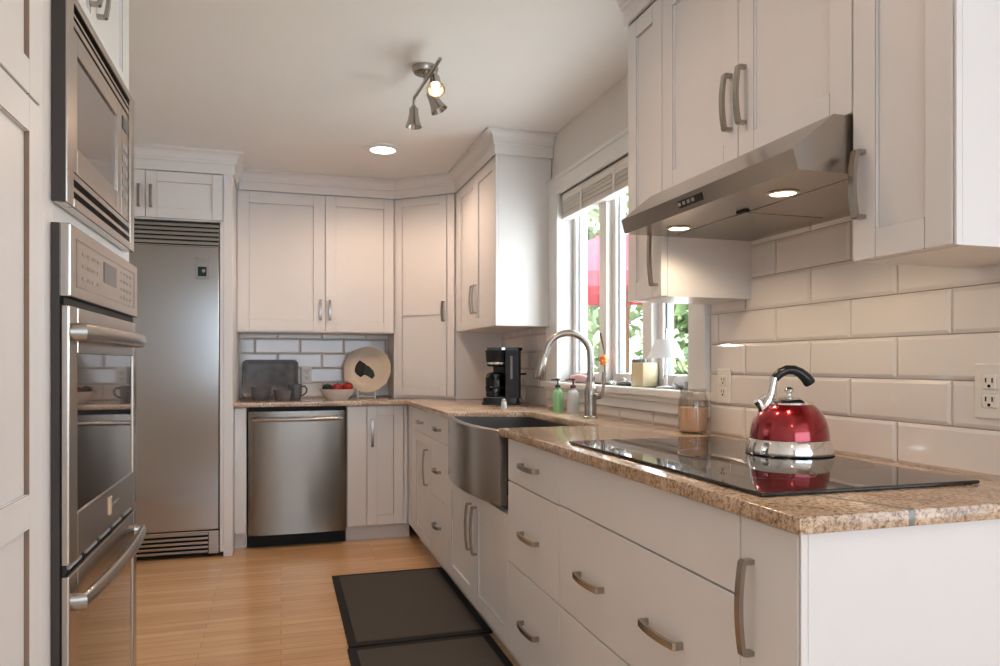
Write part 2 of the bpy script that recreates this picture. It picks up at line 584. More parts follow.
grout_r = obj('grout_bed', B((XW - .003, XW, 0.985, WY0 - .11, .90, 1.72), (XW - .003, XW, WY1 + .17, 4.76, .90, 1.40), (XW - .003, XW, WY0 - .11, WY1 + .17, .90, .99)), GROUT, wr)
WIN_HOLE = (WY0 - .117, WY1 + .172, .952 + .012, 2.3)
tiles('backsplash_tiles', 0.985, 4.76, 0.9107, 1.72, lambda u, w, z: (XW - .003 - w, u, z), 1.482 * .967 - 0.001, [WIN_HOLE], wr)
wf = bpy.data.objects['wall_far']
obj('grout_bed', B((-.28, .80, YW - .003, YW, .90, 1.38)), GROUT, wf)
tiles('backsplash_tiles', -.28, .80, 0.914, 1.38, lambda u, w, z: (u, YW - .003 - w, z), .13 - .305 / 2, (), wf)

# ------------------------------------------------------------------ window over the sink
w1 = thing('window_1', 'white three-light casement window above the sink', 'window', (XW, (WY0 + WY1) / 2, WZ0))
w1['kind'] = 'structure'
XC = XW - .022
cs = 0.115
bm = bmesh.new()
# casing boards with a raised outer bead
for (y0, y1, z0, z1) in ((WY0 - cs, WY0 + .006, WZ0 - .005, WZ1 + .085), (WY1 - .006, WY1 + cs + .05, WZ0 - .005, WZ1 + .085)):
    box(bm, XC, XW, y0, y1, z0, z1, .004)
box(bm, XC - .002, XW, WY0 - cs - .002, WY1 + cs + .052, WZ1 - .004, WZ1 + .085, .004)
box(bm, XC - .012, XW, WY0 - cs - .01, WY1 + cs + .055, WZ1 + .07, WZ1 + .092, .005)
box(bm, XC - .010, XW, WY0 - cs - .002, WY0 - cs + .022, WZ0, WZ1 + .066, .004)
obj('casing', bm, TRIM, w1, world=True)
bm = bmesh.new()
box(bm, XC - .035, XW + .10, WY0 - cs - .012, WY1 + cs + .052, WZ0 - .030, WZ0, .006)
box(bm, XC - .014, XW, WY0 - cs, WY1 + cs + .045, WZ0 - .052, WZ0 - .030, .006)
box(bm, XC - .004, XW, WY0 - cs, WY1 + cs + .045, WZ0 - .092, WZ0 - .052, .004)
obj('stool_and_apron', bm, TRIM, w1, world=True)
bm = bmesh.new()
box(bm, XW, XW + .15, WY0 - .012, WY0, WZ0, WZ1)
box(bm, XW, XW + .15, WY1, WY1 + .012, WZ0, WZ1)
box(bm, XW, XW + .15, WY0, WY1, WZ1, WZ1 + .012)
obj('jamb', bm, TRIM, w1, world=True)
lw = (WY1 - WY0) / 3
bm = bmesh.new()
for k in (1, 2):
    yc = WY0 + lw * k
    box(bm, XW + .045, XW + .15, yc - .04, yc + .04, WZ0, WZ1, .004)
obj('mullion', bm, TRIM, w1, world=True)
for k in range(3):
    a = WY0 + lw * k + (.04 if k else .0)
    b = WY0 + lw * (k + 1) - (.04 if k < 2 else .0)
    bm = bmesh.new()
    st = .042
    box(bm, XW + .075, XW + .13, a, a + st, WZ0, WZ1, .006)
    box(bm, XW + .075, XW + .13, b - st, b, WZ0, WZ1, .006)
    box(bm, XW + .075, XW + .13, a + st, b - st, WZ0, WZ0 + st + .012, .006)
    box(bm, XW + .075, XW + .13, a + st, b - st, WZ1 - st, WZ1, .006)
    s = obj('sash', bm, VINYL, w1, world=True)
    bm = bmesh.new()
    for (y0, y1) in ((a + st - .001, a + st + .009), (b - st - .009, b - st + .001)):
        box(bm, XW + .092, XW + .116, y0, y1, WZ0 + st, WZ1 - st)
    obj('gasket', bm, SPACER, s, world=True)
    obj('pane', B((XW + .102, XW + .106, a + st, b - st, WZ0 + st, WZ1 - st)), PANE, s, world=True)
bm = bmesh.new()
for k in range(3):
    yc = WY0 + lw * (k + .5)
    box(bm, XW + .05, XW + .078, yc - .03, yc + .03, WZ0 + .002, WZ0 + .018, .004)
    tube(bm, [(XW + .055, yc, WZ0 + .014), (XW + .035, yc - .03, WZ0 + .03), (XW + .03, yc - .06, WZ0 + .02)], .006, 8)
obj('crank', bm, VINYL, w1, world=True)

# raised roller blind with a folded fabric stack under the head
bl = thing('window_blind', 'raised fabric blind stacked under the head of the sink window', 'blind', (XW + .035, (WY0 + WY1) / 2, WZ1))
bm = B((XW + .006, XW + .055, WY0 + .012, WY1 - .012, WZ1 - .045, WZ1 - .003), b=.006)
obj('headrail', bm, WHITEPL, bl, world=True)
bm = bmesh.new()
for k in range(6):
    z = WZ1 - .052 - k * .011
    box(bm, XW + .006 + .003 * (k % 2), XW + .058, WY0 + .016, WY1 - .016, z - .010, z - .001, .003)
obj('fabric_stack', bm, BLINDM, bl, world=True)
bm = B((XW + .004, XW + .060, WY0 + .014, WY1 - .014, WZ1 - .142, WZ1 - .118), b=.006)
obj('bottom_rail', bm, BLINDM, bl, world=True)
for y in (WY0 + .25, WY0 + .68, WY1 - .28):
    obj('tape', B((XW + .0005, XW + .0035, y - .010, y + .010, WZ1 - .142, WZ1 - .03)), WHITEPL, bl, world=True)

# ------------------------------------------------------------------ cabinet builders (local frame: x right, y into the cabinet, z up)


def shaker_bm(x0, x1, z0, z1, st=0.062, mid=None, midh=0.06, rec=0.009, y0=0.0, t=0.020):
    bm = bmesh.new()
    b = .0016
    box(bm, x0, x0 + st, y0, y0 + t, z0, z1, b)
    box(bm, x1 - st, x1, y0, y0 + t, z0, z1, b)
    box(bm, x0 + st, x1 - st, y0, y0 + t, z1 - st, z1, b)
    box(bm, x0 + st, x1 - st, y0, y0 + t, z0, z0 + st, b)
    if mid is not None:
        box(bm, x0 + st, x1 - st, y0, y0 + t, mid - midh / 2, mid + midh / 2, b)
    q = .0008
    cuts = [z0 + st, z1 - st] if mid is None else [z0 + st, mid - midh / 2, mid + midh / 2, z1 - st]
    for c0, c1 in zip(cuts[::2], cuts[1::2]):
        box(bm, x0 + st + q, x1 - st - q, y0 + rec, y0 + t - .001, c0 + q, c1 - q, .0005)
    # brown second material on the inner edges of the frame
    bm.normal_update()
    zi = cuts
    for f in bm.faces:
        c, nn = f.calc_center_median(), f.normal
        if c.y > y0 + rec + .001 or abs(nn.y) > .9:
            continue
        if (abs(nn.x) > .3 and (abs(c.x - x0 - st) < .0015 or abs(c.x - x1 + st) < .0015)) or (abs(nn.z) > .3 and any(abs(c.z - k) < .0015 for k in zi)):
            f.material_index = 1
    return bm


def handle_bm(cx, cz, L, vert, y=0.0, w=0.015):
    pts = [(-L / 2, -.001), (-L / 2, .018)]
    for k in range(11):
        s = -L / 2 + L * k / 10
        pts.append((s * .985, .0205 + .007 * (1 - (2 * s / L) ** 2)))
    pts += [(L / 2, .018), (L / 2, -.001)]
    bm = bmesh.new()
    if vert:
        ribbon(bm, pts, w, .0085, lambda s, o, q: (cx + q, y - o, cz + s))
    else:
        ribbon(bm, pts, w, .0085, lambda s, o, q: (cx + s, y - o, cz + q))
    return bm


def front(root, z_base, kind, x0, x1, z0, z1, handle=None, st=0.062, mid=None, midh=.06, gap=0.002, label=None):
    """a door ('door') or flat slab drawer ('drawer') with its pull; z are heights above the floor"""
    a, b, c, d = x0 + gap, x1 - gap, z0 + gap - z_base, z1 - gap - z_base
    if kind == 'door':
        bm = shaker_bm(a, b, c, d, st, None if mid is None else mid - z_base, midh)
        o = obj('door', bm, (PAINT, BROWNEDGE), root, label=label)
    elif kind == 'panel':
        o = obj('panel', B((a, b, 0, .020, c, d), b=.002), PAINT, root, label=label)
    else:
        o = obj('drawer', B((a, b, 0, .020, c, d), b=.002), PAINT, root, label=label)
    hs = handle or ()
    if hs and not isinstance(hs[0], tuple):
        hs = (hs,)
    for (hx, hz, L, v) in hs:
        obj('handle', handle_bm(hx, hz - z_base, L, v), NICKEL, o)
    return o


def carcass(root, w, d, z0, z1, zb, toe=0.0, y0=.0205):
    bm = bmesh.new()
    if toe:
        box(bm, 0, w, y0, d, toe - zb, z1 - zb)
        box(bm, 0, w, .075, d, z0 - zb, toe - zb)
    else:
        box(bm, 0, w, y0, d, z0 - zb, z1 - zb)
    return obj('carcass', bm, PAINT, root)


RR = -PI / 2     # faces -x (sink wall units); local x runs toward the camera
XF = 0.800       # base fronts on the sink wall
DB = XW - XF - .004
TOE = 0.105
CT = 0.885       # underside of the worktop
BASE = 'base cabinets on the sink wall'
UP = 'wall cabinets'


def base_right(y_far, y_near, label, fronts, ztop=CT):
    w = y_far - y_near
    r = thing('base_cabinet', label, 'cabinet', (XF, y_far, 0), RR, BASE)
    carcass(r, w, DB, 0, ztop, 0, TOE)
    for f in fronts(w):
        front(r, 0, **f)
    return r


Z1, Z2 = 0.727, 0.429
# corner unit under the diagonal corner: drawer above a door
base_right(4.768, 3.985, 'white base cabinet beside the far corner, one drawer over a door with an upright pull', lambda w: [
    dict(kind='panel', x0=0, x1=.185, z0=TOE, z1=CT - .004),
    dict(kind='panel', x0=.185, x1=.245, z0=TOE, z1=CT - .004),
    dict(kind='drawer', x0=.245, x1=w, z0=.742, z1=CT - .004, handle=(.245 + (w - .245) * .42, .806, .13, False)),
    dict(kind='door', x0=.245, x1=w, z0=TOE, z1=.742, handle=(w - .125, .562, .20, True), st=.055)])
base_right(3.985, 3.56, 'narrow white base cabinet with a stack of three drawers left of the steel sink', lambda w: [
    dict(kind='drawer', x0=0, x1=w, z0=.742, z1=CT - .004, handle=(w * .42, .806, .13, False)),
    dict(kind='drawer', x0=0, x1=w, z0=.436, z1=.742, handle=(w * .42, .585, .13, False)),
    dict(kind='drawer', x0=0, x1=w, z0=TOE, z1=.436, handle=(w * .42, .292, .13, False))])
SINK0, SINK1 = 3.52, 2.585
base_right(3.56, 2.566, 'white sink base cabinet with two doors below the steel apron sink', lambda w: [
    dict(kind='panel', x0=0, x1=.03, z0=.60, z1=CT - .004),
    dict(kind='door', x0=0, x1=w / 2, z0=TOE, z1=.598, handle=(w / 2 - .045, .44, .20, True)),
    dict(kind='door', x0=w / 2, x1=w, z0=TOE, z1=.598, handle=(w / 2 + .045, .44, .20, True))], .598)
base_right(2.566, 2.051, 'white three-drawer base cabinet between the apron sink and the wide cooktop drawers', lambda w: [
    dict(kind='drawer', x0=0, x1=w, z0=Z1, z1=CT - .004, handle=(w * .5, .804, .155, False)),
    dict(kind='drawer', x0=0, x1=w, z0=Z2, z1=Z1, handle=(w * .5, .569, .155, False)),
    dict(kind='drawer', x0=0, x1=w, z0=TOE, z1=Z2, handle=(w * .5, .262, .155, False))])
base_right(2.051, 1.148, 'wide white base cabinet under the cooktop, deep drawers with two pulls each', lambda w: [
    dict(kind='panel', x0=0, x1=w, z0=Z1 + .004, z1=CT - .004),
    dict(kind='drawer', x0=0, x1=w, z0=Z2, z1=Z1 + .004, handle=((w * .267, .568, .150, False), (w * .697, .568, .150, False))),
    dict(kind='drawer', x0=0, x1=w, z0=TOE, z1=Z2, handle=((w * .255, .262, .150, False), (w * .685, .262, .150, False)))])
r = base_right(1.148, 0.990, 'slim white pull-out base cabinet at the near end of the counter', lambda w: [
    dict(kind='panel', x0=0, x1=w, z0=TOE, z1=CT - .004, handle=(.036, .724, .162, True))])
bm = B((-.003, .010, 0, .004, 0.0, CT - .001), (.0115, DB - .02, .001, .004, 0.0, CT - .001), b=.0005)
bm.transform(Matrix.Translation((XF + .004, .990 - .0045, 0)))
obj('end_panel', bm, PAINT, r, world=True)

# far wall base units
YF = 4.770
r = thing('base_cabinet', 'white corner base cabinet with one narrow door right of the dishwasher', 'cabinet', (.405, YF, 0), 0)
carcass(r, XF - .405 + .02, YW - YF - .004, 0, CT, 0, TOE)
front(r, 0, 'panel', .003, .125, TOE, CT - .004)
front(r, 0, 'door', .127, .365, TOE, CT - .004, handle=(.160, .703, .17, True))
front(r, 0, 'panel', .367, XF - .405 - .002, TOE, CT - .004)
r = thing('filler_cabinet', 'narrow white filler cabinet between the fridge panel and the dishwasher', 'cabinet', (-.277, YF, 0), 0)
carcass(r, .072, YW - YF - .004, 0, CT, 0, TOE)
front(r, 0, 'panel', 0, .072, TOE, CT - .004)

# ------------------------------------------------------------------ worktop (one continuous L with the sink notch)
CTT = 0.914
ct = [(-.277, 4.735), (.735, 4.735)]
for k in range(5):
    a = PI / 2 * k / 4
    ct.append((.735 + .045 * math.sin(a), 4.690 + .045 * math.cos(a)))
ct += [(.780, SINK0 - .03), (1.165, SINK0 - .03), (1.19, SINK0 - .055), (1.19, SINK1 + .055), (1.165, SINK1 + .03), (.780, SINK1 + .03)]
ct += [(.780, .963), (XW - .001, .963), (XW - .001, YW - .001), (-.277, YW - .001)]
bm = bmesh.new()
prism(bm, ct, CT, CTT, lambda u, v, w: (u, v, w))
es = [e for e in bm.edges if abs(e.verts[0].co.z - e.verts[1].co.z) < 1e-6]
bmesh.ops.bevel(bm, geom=es, offset=.004, segments=2, affect='EDGES', profile=.5)
tag(obj('granite_countertop', bm, GRANITE, smooth=30), 'polished beige speckled granite worktop running along the far and sink walls', 'countertop')

# ------------------------------------------------------------------ apron sink
sk = thing('apron_sink', 'stainless farmhouse sink with bowed apron front below the window', 'sink', (.80, (SINK0 + SINK1) / 2, .60))


def bow(t, x0=.782, b=.052):
    return x0 - b * (1 - (2 * t - 1) ** 2)


bm = bmesh.new()
n = 24
ya, yb = SINK0 - .032, SINK1 + .032
poly = [(bow(i / n), ya + (yb - ya) * i / n) for i in range(n + 1)] + [(bow(1 - i / n) + .030, yb - (yb - ya) * i / n) for i in range(n + 1)]
prism(bm, poly, .622, .905, lambda u, v, w: (u, v, w))
es = [e for e in bm.edges if abs(e.verts[0].co.z - e.verts[1].co.z) < 1e-6 and e.verts[0].co.z > .8]
bmesh.ops.bevel(bm, geom=es, offset=.008, segments=3, affect='EDGES', profile=.5)
obj('apron', bm, SINKSTEEL, sk, smooth=40, world=True)
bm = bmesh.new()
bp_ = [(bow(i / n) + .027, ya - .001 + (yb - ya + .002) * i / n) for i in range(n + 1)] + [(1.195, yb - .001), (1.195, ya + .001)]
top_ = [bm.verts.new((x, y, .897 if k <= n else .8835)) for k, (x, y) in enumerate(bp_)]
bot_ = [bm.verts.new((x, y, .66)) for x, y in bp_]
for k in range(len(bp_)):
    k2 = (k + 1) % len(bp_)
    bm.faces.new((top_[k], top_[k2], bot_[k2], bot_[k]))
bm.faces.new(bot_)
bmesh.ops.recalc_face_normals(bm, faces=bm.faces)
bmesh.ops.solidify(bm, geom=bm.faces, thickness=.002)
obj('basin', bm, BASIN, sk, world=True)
bm = bmesh.new()
lathe(bm, [(0, .001), (.020, .001), (.042, .004), (.045, 0)], 24, (1.05, 3.05, .660))
obj('drain', bm, CHROME, sk, smooth=40, world=True)

# ------------------------------------------------------------------ faucet
fx, fy = 1.305, 2.965
fc = thing('kitchen_faucet', 'brushed nickel gooseneck faucet with pull-down spray behind the sink', 'faucet', (fx, fy, CTT))
bm = bmesh.new()
lathe(bm, [(0, 0), (.032, 0), (.032, .006), (.026, .012), (.0265, .03), (.0255, .10), (.0275, .125), (.021, .140), (.0155, .158), (0, .158)], 28)
obj('body', bm, NICKEL, fc, smooth=40)
bm = bmesh.new()
pts = [(0, 0, .150), (0, 0, .255)]
R = .100
for k in range(1, 15):
    a = PI * k / 15 * 1.02
    pts.append((-R + R * math.cos(a), .0, .275 + R * math.sin(a)))
pts.append((-2 * R - .010, 0, .265))
dirx, diry = -.97, .22     # the neck leans along the sink


def turn(p):
    d = -p[0]
    return (dirx * d, diry * d, p[2])


tube(bm, [turn(p) for p in pts], .015, 16)
obj('gooseneck', bm, NICKEL, fc, smooth=40)
bm = bmesh.new()
e = Vector(turn((-2 * R - .010, 0, .268)))
tube(bm, [e + Vector((0.001, 0, .012)), e, e + Vector((-.008, .002, -.030)), e + Vector((-.022, .006, -.088)), e + Vector((-.024, .006, -.094))], [.0145, .016, .0195, .0225, .019], 18)
obj('spray_head', bm, NICKEL, fc, smooth=40)
bm = bmesh.new()
tube(bm, [(.015, -.012, .095), (.035, -.035, .100)], .013, 14)
tube(bm, [(.036, -.036, .096), (.041, -.042, .13), (.044, -.044, .17), (.046, -.046, .205)], [.0075, .007, .0065, .0075], 12)
obj('lever_handle', bm, NICKEL, fc, smooth=40)

# ------------------------------------------------------------------ cooktop
ck = thing('cooktop', 'black glass electric cooktop set in the granite at the near end', 'cooktop', (.829, 1.122, CTT))
bm = B((.829, 1.338, 1.122, 2.045, CTT + .001, CTT + .0085), b=.0025)
obj('glass_top', bm, COOKGLASS, ck, world=True)
bm = bmesh.new()
RING = simple('cooktop_print', (0.10, 0.10, 0.10), 0.3)
for (x, y, r) in ((1.0, 1.34, .10), (1.24, 1.40, .075), (1.10, 1.64, .12), (1.0, 1.93, .09), (1.24, 1.90, .075)):
    vs0 = [bm.verts.new((x + r * math.cos(2 * PI * k / 48), y + r * math.sin(2 * PI * k / 48), CTT + .0088)) for k in range(48)]
    vs1 = [bm.verts.new((x + (r - .002) * math.cos(2 * PI * k / 48), y + (r - .002) * math.sin(2 * PI * k / 48), CTT + .0088)) for k in range(48)]
    for k in range(48):
        bm.faces.new((vs0[k], vs0[(k + 1) % 48], vs1[(k + 1) % 48], vs1[k]))
obj('burner_rings', bm, RING, ck, world=True)

# ------------------------------------------------------------------ wall cabinets
XU = 1.120
DU = XW - XU - .003
ZU0, ZU1 = 1.362, 2.290
YCOR = 4.755


def upper_right(y_far, y_near, z0, label, fronts, z1=ZU1):
    w = y_far - y_near
    r = thing('wall_cabinet', label, 'cabinet', (XU, y_far, z0), RR, UP)
    carcass(r, w, DU, z0, CZ - .002, z0)
    for f in fronts(w):
        front(r, z0, **f)
    return r


YS = 3.825
r = upper_right(YCOR - .002, YS, ZU0, 'white two-door wall cabinet in the corner above the coffee maker', lambda w: [
    dict(kind='panel', x0=0, x1=.06, z0=ZU0, z1=ZU1),
    dict(kind='door', x0=.06, x1=.06 + (w - .06) / 2, z0=ZU0, z1=ZU1, handle=(.06 + (w - .06) / 2 - .028, 1.54, .165, True)),
    dict(kind='door', x0=.06 + (w - .06) / 2, x1=w, z0=ZU0, z1=ZU1, handle=(.06 + (w - .06) / 2 + .028, 1.54, .165, True))])
bm = B((-.005, .010, 0, .005, ZU0, CZ - .002), (.0115, DU - .012, .001, .005, ZU0, CZ - .002), b=.0005)
bm.transform(Matrix.Translation((XU + .006, YS - .0055, 0)))
obj('end_panel', bm, PAINT, r, world=True)

YA, YB, YC, YD = 2.236, 2.006, 1.226, 0.990
r = upper_right(YA, YB, ZU0, 'slim one-door white wall cabinet between the window and the range hood', lambda w: [
    dict(kind='door', x0=0, x1=w, z0=ZU0, z1=ZU1, handle=(w - .030, 1.50, .20, True), st=.058)])
HZ = 1.668
r = upper_right(YB - .001, YC, HZ, 'short white two-door wall cabinet directly above the range hood', lambda w: [
    dict(kind='door', x0=0, x1=w / 2, z0=HZ, z1=ZU1, handle=(w / 2 - .030, 1.832, .140, True)),
    dict(kind='door', x0=w / 2, x1=w, z0=HZ, z1=ZU1, handle=(w / 2 + .030, 1.832, .140, True))])
r = upper_right(YC - .001, YD, ZU0, 'white one-door wall cabinet at the near end, right of the range hood', lambda w: [
    dict(kind='door', x0=0, x1=w, z0=ZU0, z1=ZU1, handle=(.030, 1.514, .130, True), st=.058)])
bm = B((-.005, .008, 0, .005, ZU0, CZ - .002), (.0095, DU - .010, .001, .005, ZU0, CZ - .002), b=.0005)
bm.transform(Matrix.Translation((XU + .006, YD - .0055, 0)))
obj('end_panel', bm, PAINT, r, world=True)

# far wall two-door unit
YUF = 5.070
r = thing('wall_cabinet', 'wide white two-door wall cabinet above the tray and fruit bowl', 'cabinet', (-.277, YUF, ZU0), 0, UP)
w = .752 + .277
carcass(r, w, YW - YUF - .003, ZU0, CZ - .002, ZU0)
front(r, ZU0, 'door', 0, .562, ZU0 + .005, ZU1, handle=(.562 - .030, 1.515, .13, True), st=.075)
front(r, ZU0, 'door', .564, w, ZU0 + .005, ZU1, handle=(.564 + .030, 1.515, .13, True), st=.068)

# diagonal corner garage standing on the worktop
p0, p1 = Vector((.756, YUF, 0)), Vector((XU, YCOR, 0))
dv = (p1 - p0)
LD = dv.length
ang = math.atan2(dv.y, dv.x)
r = thing('corner_cabinet', 'tall white diagonal corner cabinet standing on the worktop', 'cabinet', (p0.x, p0.y, CTT), ang)
bm = bmesh.new()
nin = Vector((-dv.y, dv.x, 0)).normalized() * .0205
prism(bm, [(p0.x + nin.x, p0.y + nin.y), (p1.x + nin.x, p1.y + nin.y), (XU, YCOR), (XW - .012, YCOR), (XW - .012, YW - .012), (.756, YW - .012), (.756, YUF + .0205)], CTT + .001, CZ - .002, lambda u, v, w: (u, v, w))
obj('carcass', bm, PAINT, r, world=True)
dw = LD * .85
o = front(r, CTT, 'door', 0.002, dw, CTT + .018, ZU1, handle=(dw - .022, 1.505, .13, True), st=.055, mid=1.49, midh=.012)
front(r, CTT, 'panel', dw + .002, LD - .012, CTT + .018, ZU1)

# ------------------------------------------------------------------ crown mouldings
def crown(name, path, z0, z1, proj, closed_ends=True):
    """stepped crown: plain frieze, bead, then a sloped cove reaching the ceiling; the path's left is the room side"""
    prof = [(0.0, z0), (.010, z0), (.010, z0 + (z1 - z0) * .42), (.018, z0 + (z1 - z0) * .46), (.018, z0 + (z1 - z0) * .55)]
    for k in range(6):
        a = k / 5
        prof.append((.022 + (proj - .03) * (1 - math.cos(a * PI / 2)), z0 + (z1 - z0) * (.57 + .33 * math.sin(a * PI / 2))))
    prof += [(proj, z0 + (z1 - z0) * .90), (proj, z1), (0.0, z1)]
    P = [Vector(p) for p in path]
    rings = []
    for i, p in enumerate(P):
        d1 = (P[i] - P[i - 1]).normalized() if i else None
        d2 = (P[i + 1] - P[i]).normalized() if i < len(P) - 1 else None
        if d1 is None:
            nn = Vector((-d2.y, d2.x)); k = 1
        elif d2 is None:
            nn = Vector((-d1.y, d1.x)); k = 1
        else:
            m = (d1 + d2).normalized()
            nn = Vector((-m.y, m.x)); k = 1 / nn.dot(Vector((-d1.y, d1.x)))
        rings.append([(p.x + nn.x * o * k, p.y + nn.y * o * k, z) for o, z in prof])
    bm = bmesh.new()
    R_ = [[bm.verts.new(c) for c in q] for q in rings]
    m = len(prof)
    for a, b in zip(R_[:-1], R_[1:]):
        for k in range(m):
            k2 = (k + 1) % m
            bm.faces.new((a[k], a[k2], b[k2], b[k]))
    bm.faces.new(R_[0]); bm.faces.new(R_[-1])
    o = struct(name, bm, PAINT)
    return o


ZC0, ZC1 = ZU1 + .003, CZ - .001
PJ = .062
# room side lies to the left of the walking direction
crown('trim_1', [(XW - .002, YS - .015), (XU, YS - .015), (XU, YCOR), (p0.x, YUF), (-.262, YUF)], ZC0, ZC1, PJ)
crown('trim_2', [(XW - .002, YD - .015), (XU, YD - .015), (XU, YA + .001), (XW - .002, YA + .001)][::-1][::-1], ZC0, ZC1, PJ)
YFR = 4.660
crown('trim_3', [(-.276, YUF - .002), (-.276, YFR + .003), (-1.255, YFR + .003)], 2.285, ZC1, .058)

# ------------------------------------------------------------------ refrigerator and its surround
fr = thing('refrigerator', 'tall stainless column refrigerator with grilles at top and bottom', 'refrigerator', (-.80, YFR, 0))
FX0, FX1 = -1.235, -.352
bm = B((FX0, FX1, YFR + .045, YW - .02, .02, 1.985))
obj('body', bm, DKSIDE, fr, world=True)
bm = B((FX0 + .003, FX1 - .003, YFR, YFR + .044, .165, 1.848), b=.005)
dr = obj('door', bm, STEELV, fr, world=True)
bm = bmesh.new()
for x in (-1.225,):
    tube(bm, [(x + .05, YFR - .045, .75), (x + .05, YFR - .045, 1.55)], .013, 14)
    for z in (.82, 1.48):
        tube(bm, [(x + .05, YFR + .002, z), (x + .05, YFR - .045, z)], .009, 10)
obj('handle', bm, NICKEL, dr, smooth=40, world=True)
bm = B((-.484, -.408, YFR - .003, YFR + .001, 1.772, 1.793), b=.001)
obj('nameplate', bm, GREYPL, dr, world=True)
bm = B((-.486, -.410, YFR - .006, YFR + .001, 1.655, 1.745), b=.002)
dp = obj('water_display', bm, GREYPL, dr, world=True)
obj('display_face', B((-.472, -.424, YFR - .0072, YFR - .0055, 1.672, 1.728), b=.0004), DISPLAY, dp, world=True)
bm = bmesh.new()
lathe(bm, [(0, .003), (.006, .003), (.010, 0)], 16, mat=Matrix.Translation((-.440, YFR - .0072, 1.704)) @ Matrix.Rotation(PI / 2, 4, 'X'))
obj('lit_icon', bm, MARK, dp, world=True)
bm = bmesh.new()
N_ = 5
for k in range(N_):
    z = 1.856 + k * .026
    prism(bm, [(0, z), (.018, z + .004), (.018, z + .019), (.004, z + .023)], FX0 + .003, FX1 - .003, lambda u, v, w: (w, YFR + .018 - u, v))
box(bm, FX0 + .003, FX1 - .003, YFR + .020, YFR + .044, 1.850, 1.985)
obj('top_grille', bm, STEELV, fr, world=True)
bm = bmesh.new()
box(bm, FX1 - .062, FX1 - .003, YFR, YFR + .04, .022, .160, .003)
for k in range(5):
    z = .030 + k * .026
    box(bm, FX0 + .003, FX1 - .064, YFR + .004, YFR + .016, z, z + .015, .002)
box(bm, FX0 + .003, FX1 - .003, YFR + .002, YFR + .03, .150, .160, .001)
kg = obj('kick_grille', bm, STEELV, fr, world=True)
obj('grille_shadow_box', B((FX0 + .003, FX1 - .003, YFR + .030, YFR + .044, .012, .160)), BLACK, kg, world=True)

fcab = thing('fridge_cabinet', 'white cabinet bridging above the refrigerator with its tall side panel', 'cabinet', (-.80, YFR, 0))
bm = B((-1.255, -.330, YFR + .022, YW - .004, 2.0, CZ - .003))
obj('carcass', bm, PAINT, fcab, world=True)
bm = B((-.330, -.278, YFR - .004, YW - .004, 0.0, CZ - .003), b=.002)
obj('side_panel', bm, PAINT, fcab, world=True)
bm = B((-.350, -.331, YFR - .004, YFR + .04, 0.03, 2.0), b=.002)
obj('scribe_strip', bm, PAINT, fcab, world=True)
for (x0, x1, hx) in ((-1.19, -.758, -.79), (-.755, -.333, -.726)):
    bm = shaker_bm(x0, x1, 2.008, 2.280, .060)
    bm.transform(Matrix.Translation((0, YFR, 0)))
    d = obj('door', bm, (PAINT, BROWNEDGE), fcab, world=True)
    bm = handle_bm(hx, 2.130, .125, True, y=YFR)
    obj('handle', bm, NICKEL, d, world=True)

# ------------------------------------------------------------------ dishwasher
dwr = thing('dishwasher', 'stainless dishwasher with bar handle under the far worktop', 'dishwasher', (.102, YF, 0))
bm = B((-.196, .402, YF + .04, YW - .05, .10, .868))
obj('tub', bm, BLACK, dwr, world=True)
bm = bmesh.new()
# the door face bows very slightly outward


def dwf(u, v):
    x = -.194 + .592 * u
    z = .088 + .768 * v
    e_ = min(1.0, min(u, 1 - u) / .035)
    return (x, YF - .012 * (1 - (2 * u - 1) ** 2) - .010 * math.sqrt(max(0, 1 - (1 - e_) ** 2)), z)


g = grid(dwf, 33, 9, bm)
bmesh.ops.solidify(bm, geom=bm.faces, thickness=-.03)
dd = obj('door', bm, STEEL, dwr, smooth=40, world=True)
bm = bmesh.new()
hp = []
for k in range(13):
    u = k / 12
    hp.append((-.165 + .535 * u, YF - .050 - .014 * (1 - (2 * u - 1) ** 2), .807))
tube(bm, [(hp[0][0] - .002, YF - .012, .807)] + hp + [(hp[-1][0] + .002, YF - .012, .807)], .0125, 14)
obj('handle', bm, NICKEL, dd, smooth=50, world=True)
bm = B((-.194, .398, YF + .006, YF + .04, .859, .883))
obj('control_strip', bm, BLACK, dwr, world=True)
bm = B((-.194, .398, YF + .055, YF + .075, .004, .088))
obj('toe_kick', bm, BLACK, dwr, world=True)

# ------------------------------------------------------------------ left wall: pantry, oven tower
LR = PI / 2     # faces +x; local x runs away from the camera
XLF = -.446
pt = thing('pantry_cabinet', 'tall white pantry cabinet at the left edge beside the wall ovens', 'cabinet', (XLF, .85, 0), LR)
carcass(pt, .79, -XL + XLF - .004, 0, CZ - .002, 0, TOE)
front(pt, 0, 'door', .0, .762, 1.653, 2.36, handle=(.06, 1.80, .165, True), st=.064)
front(pt, 0, 'door', .0, .762, TOE, 1.651, handle=(.06, 1.05, .165, True), st=.064, mid=.881, midh=.064)
obj('face_stile', B((.764, .790, .004, .0205, 0, CZ - .003), b=.001), PAINT, pt)

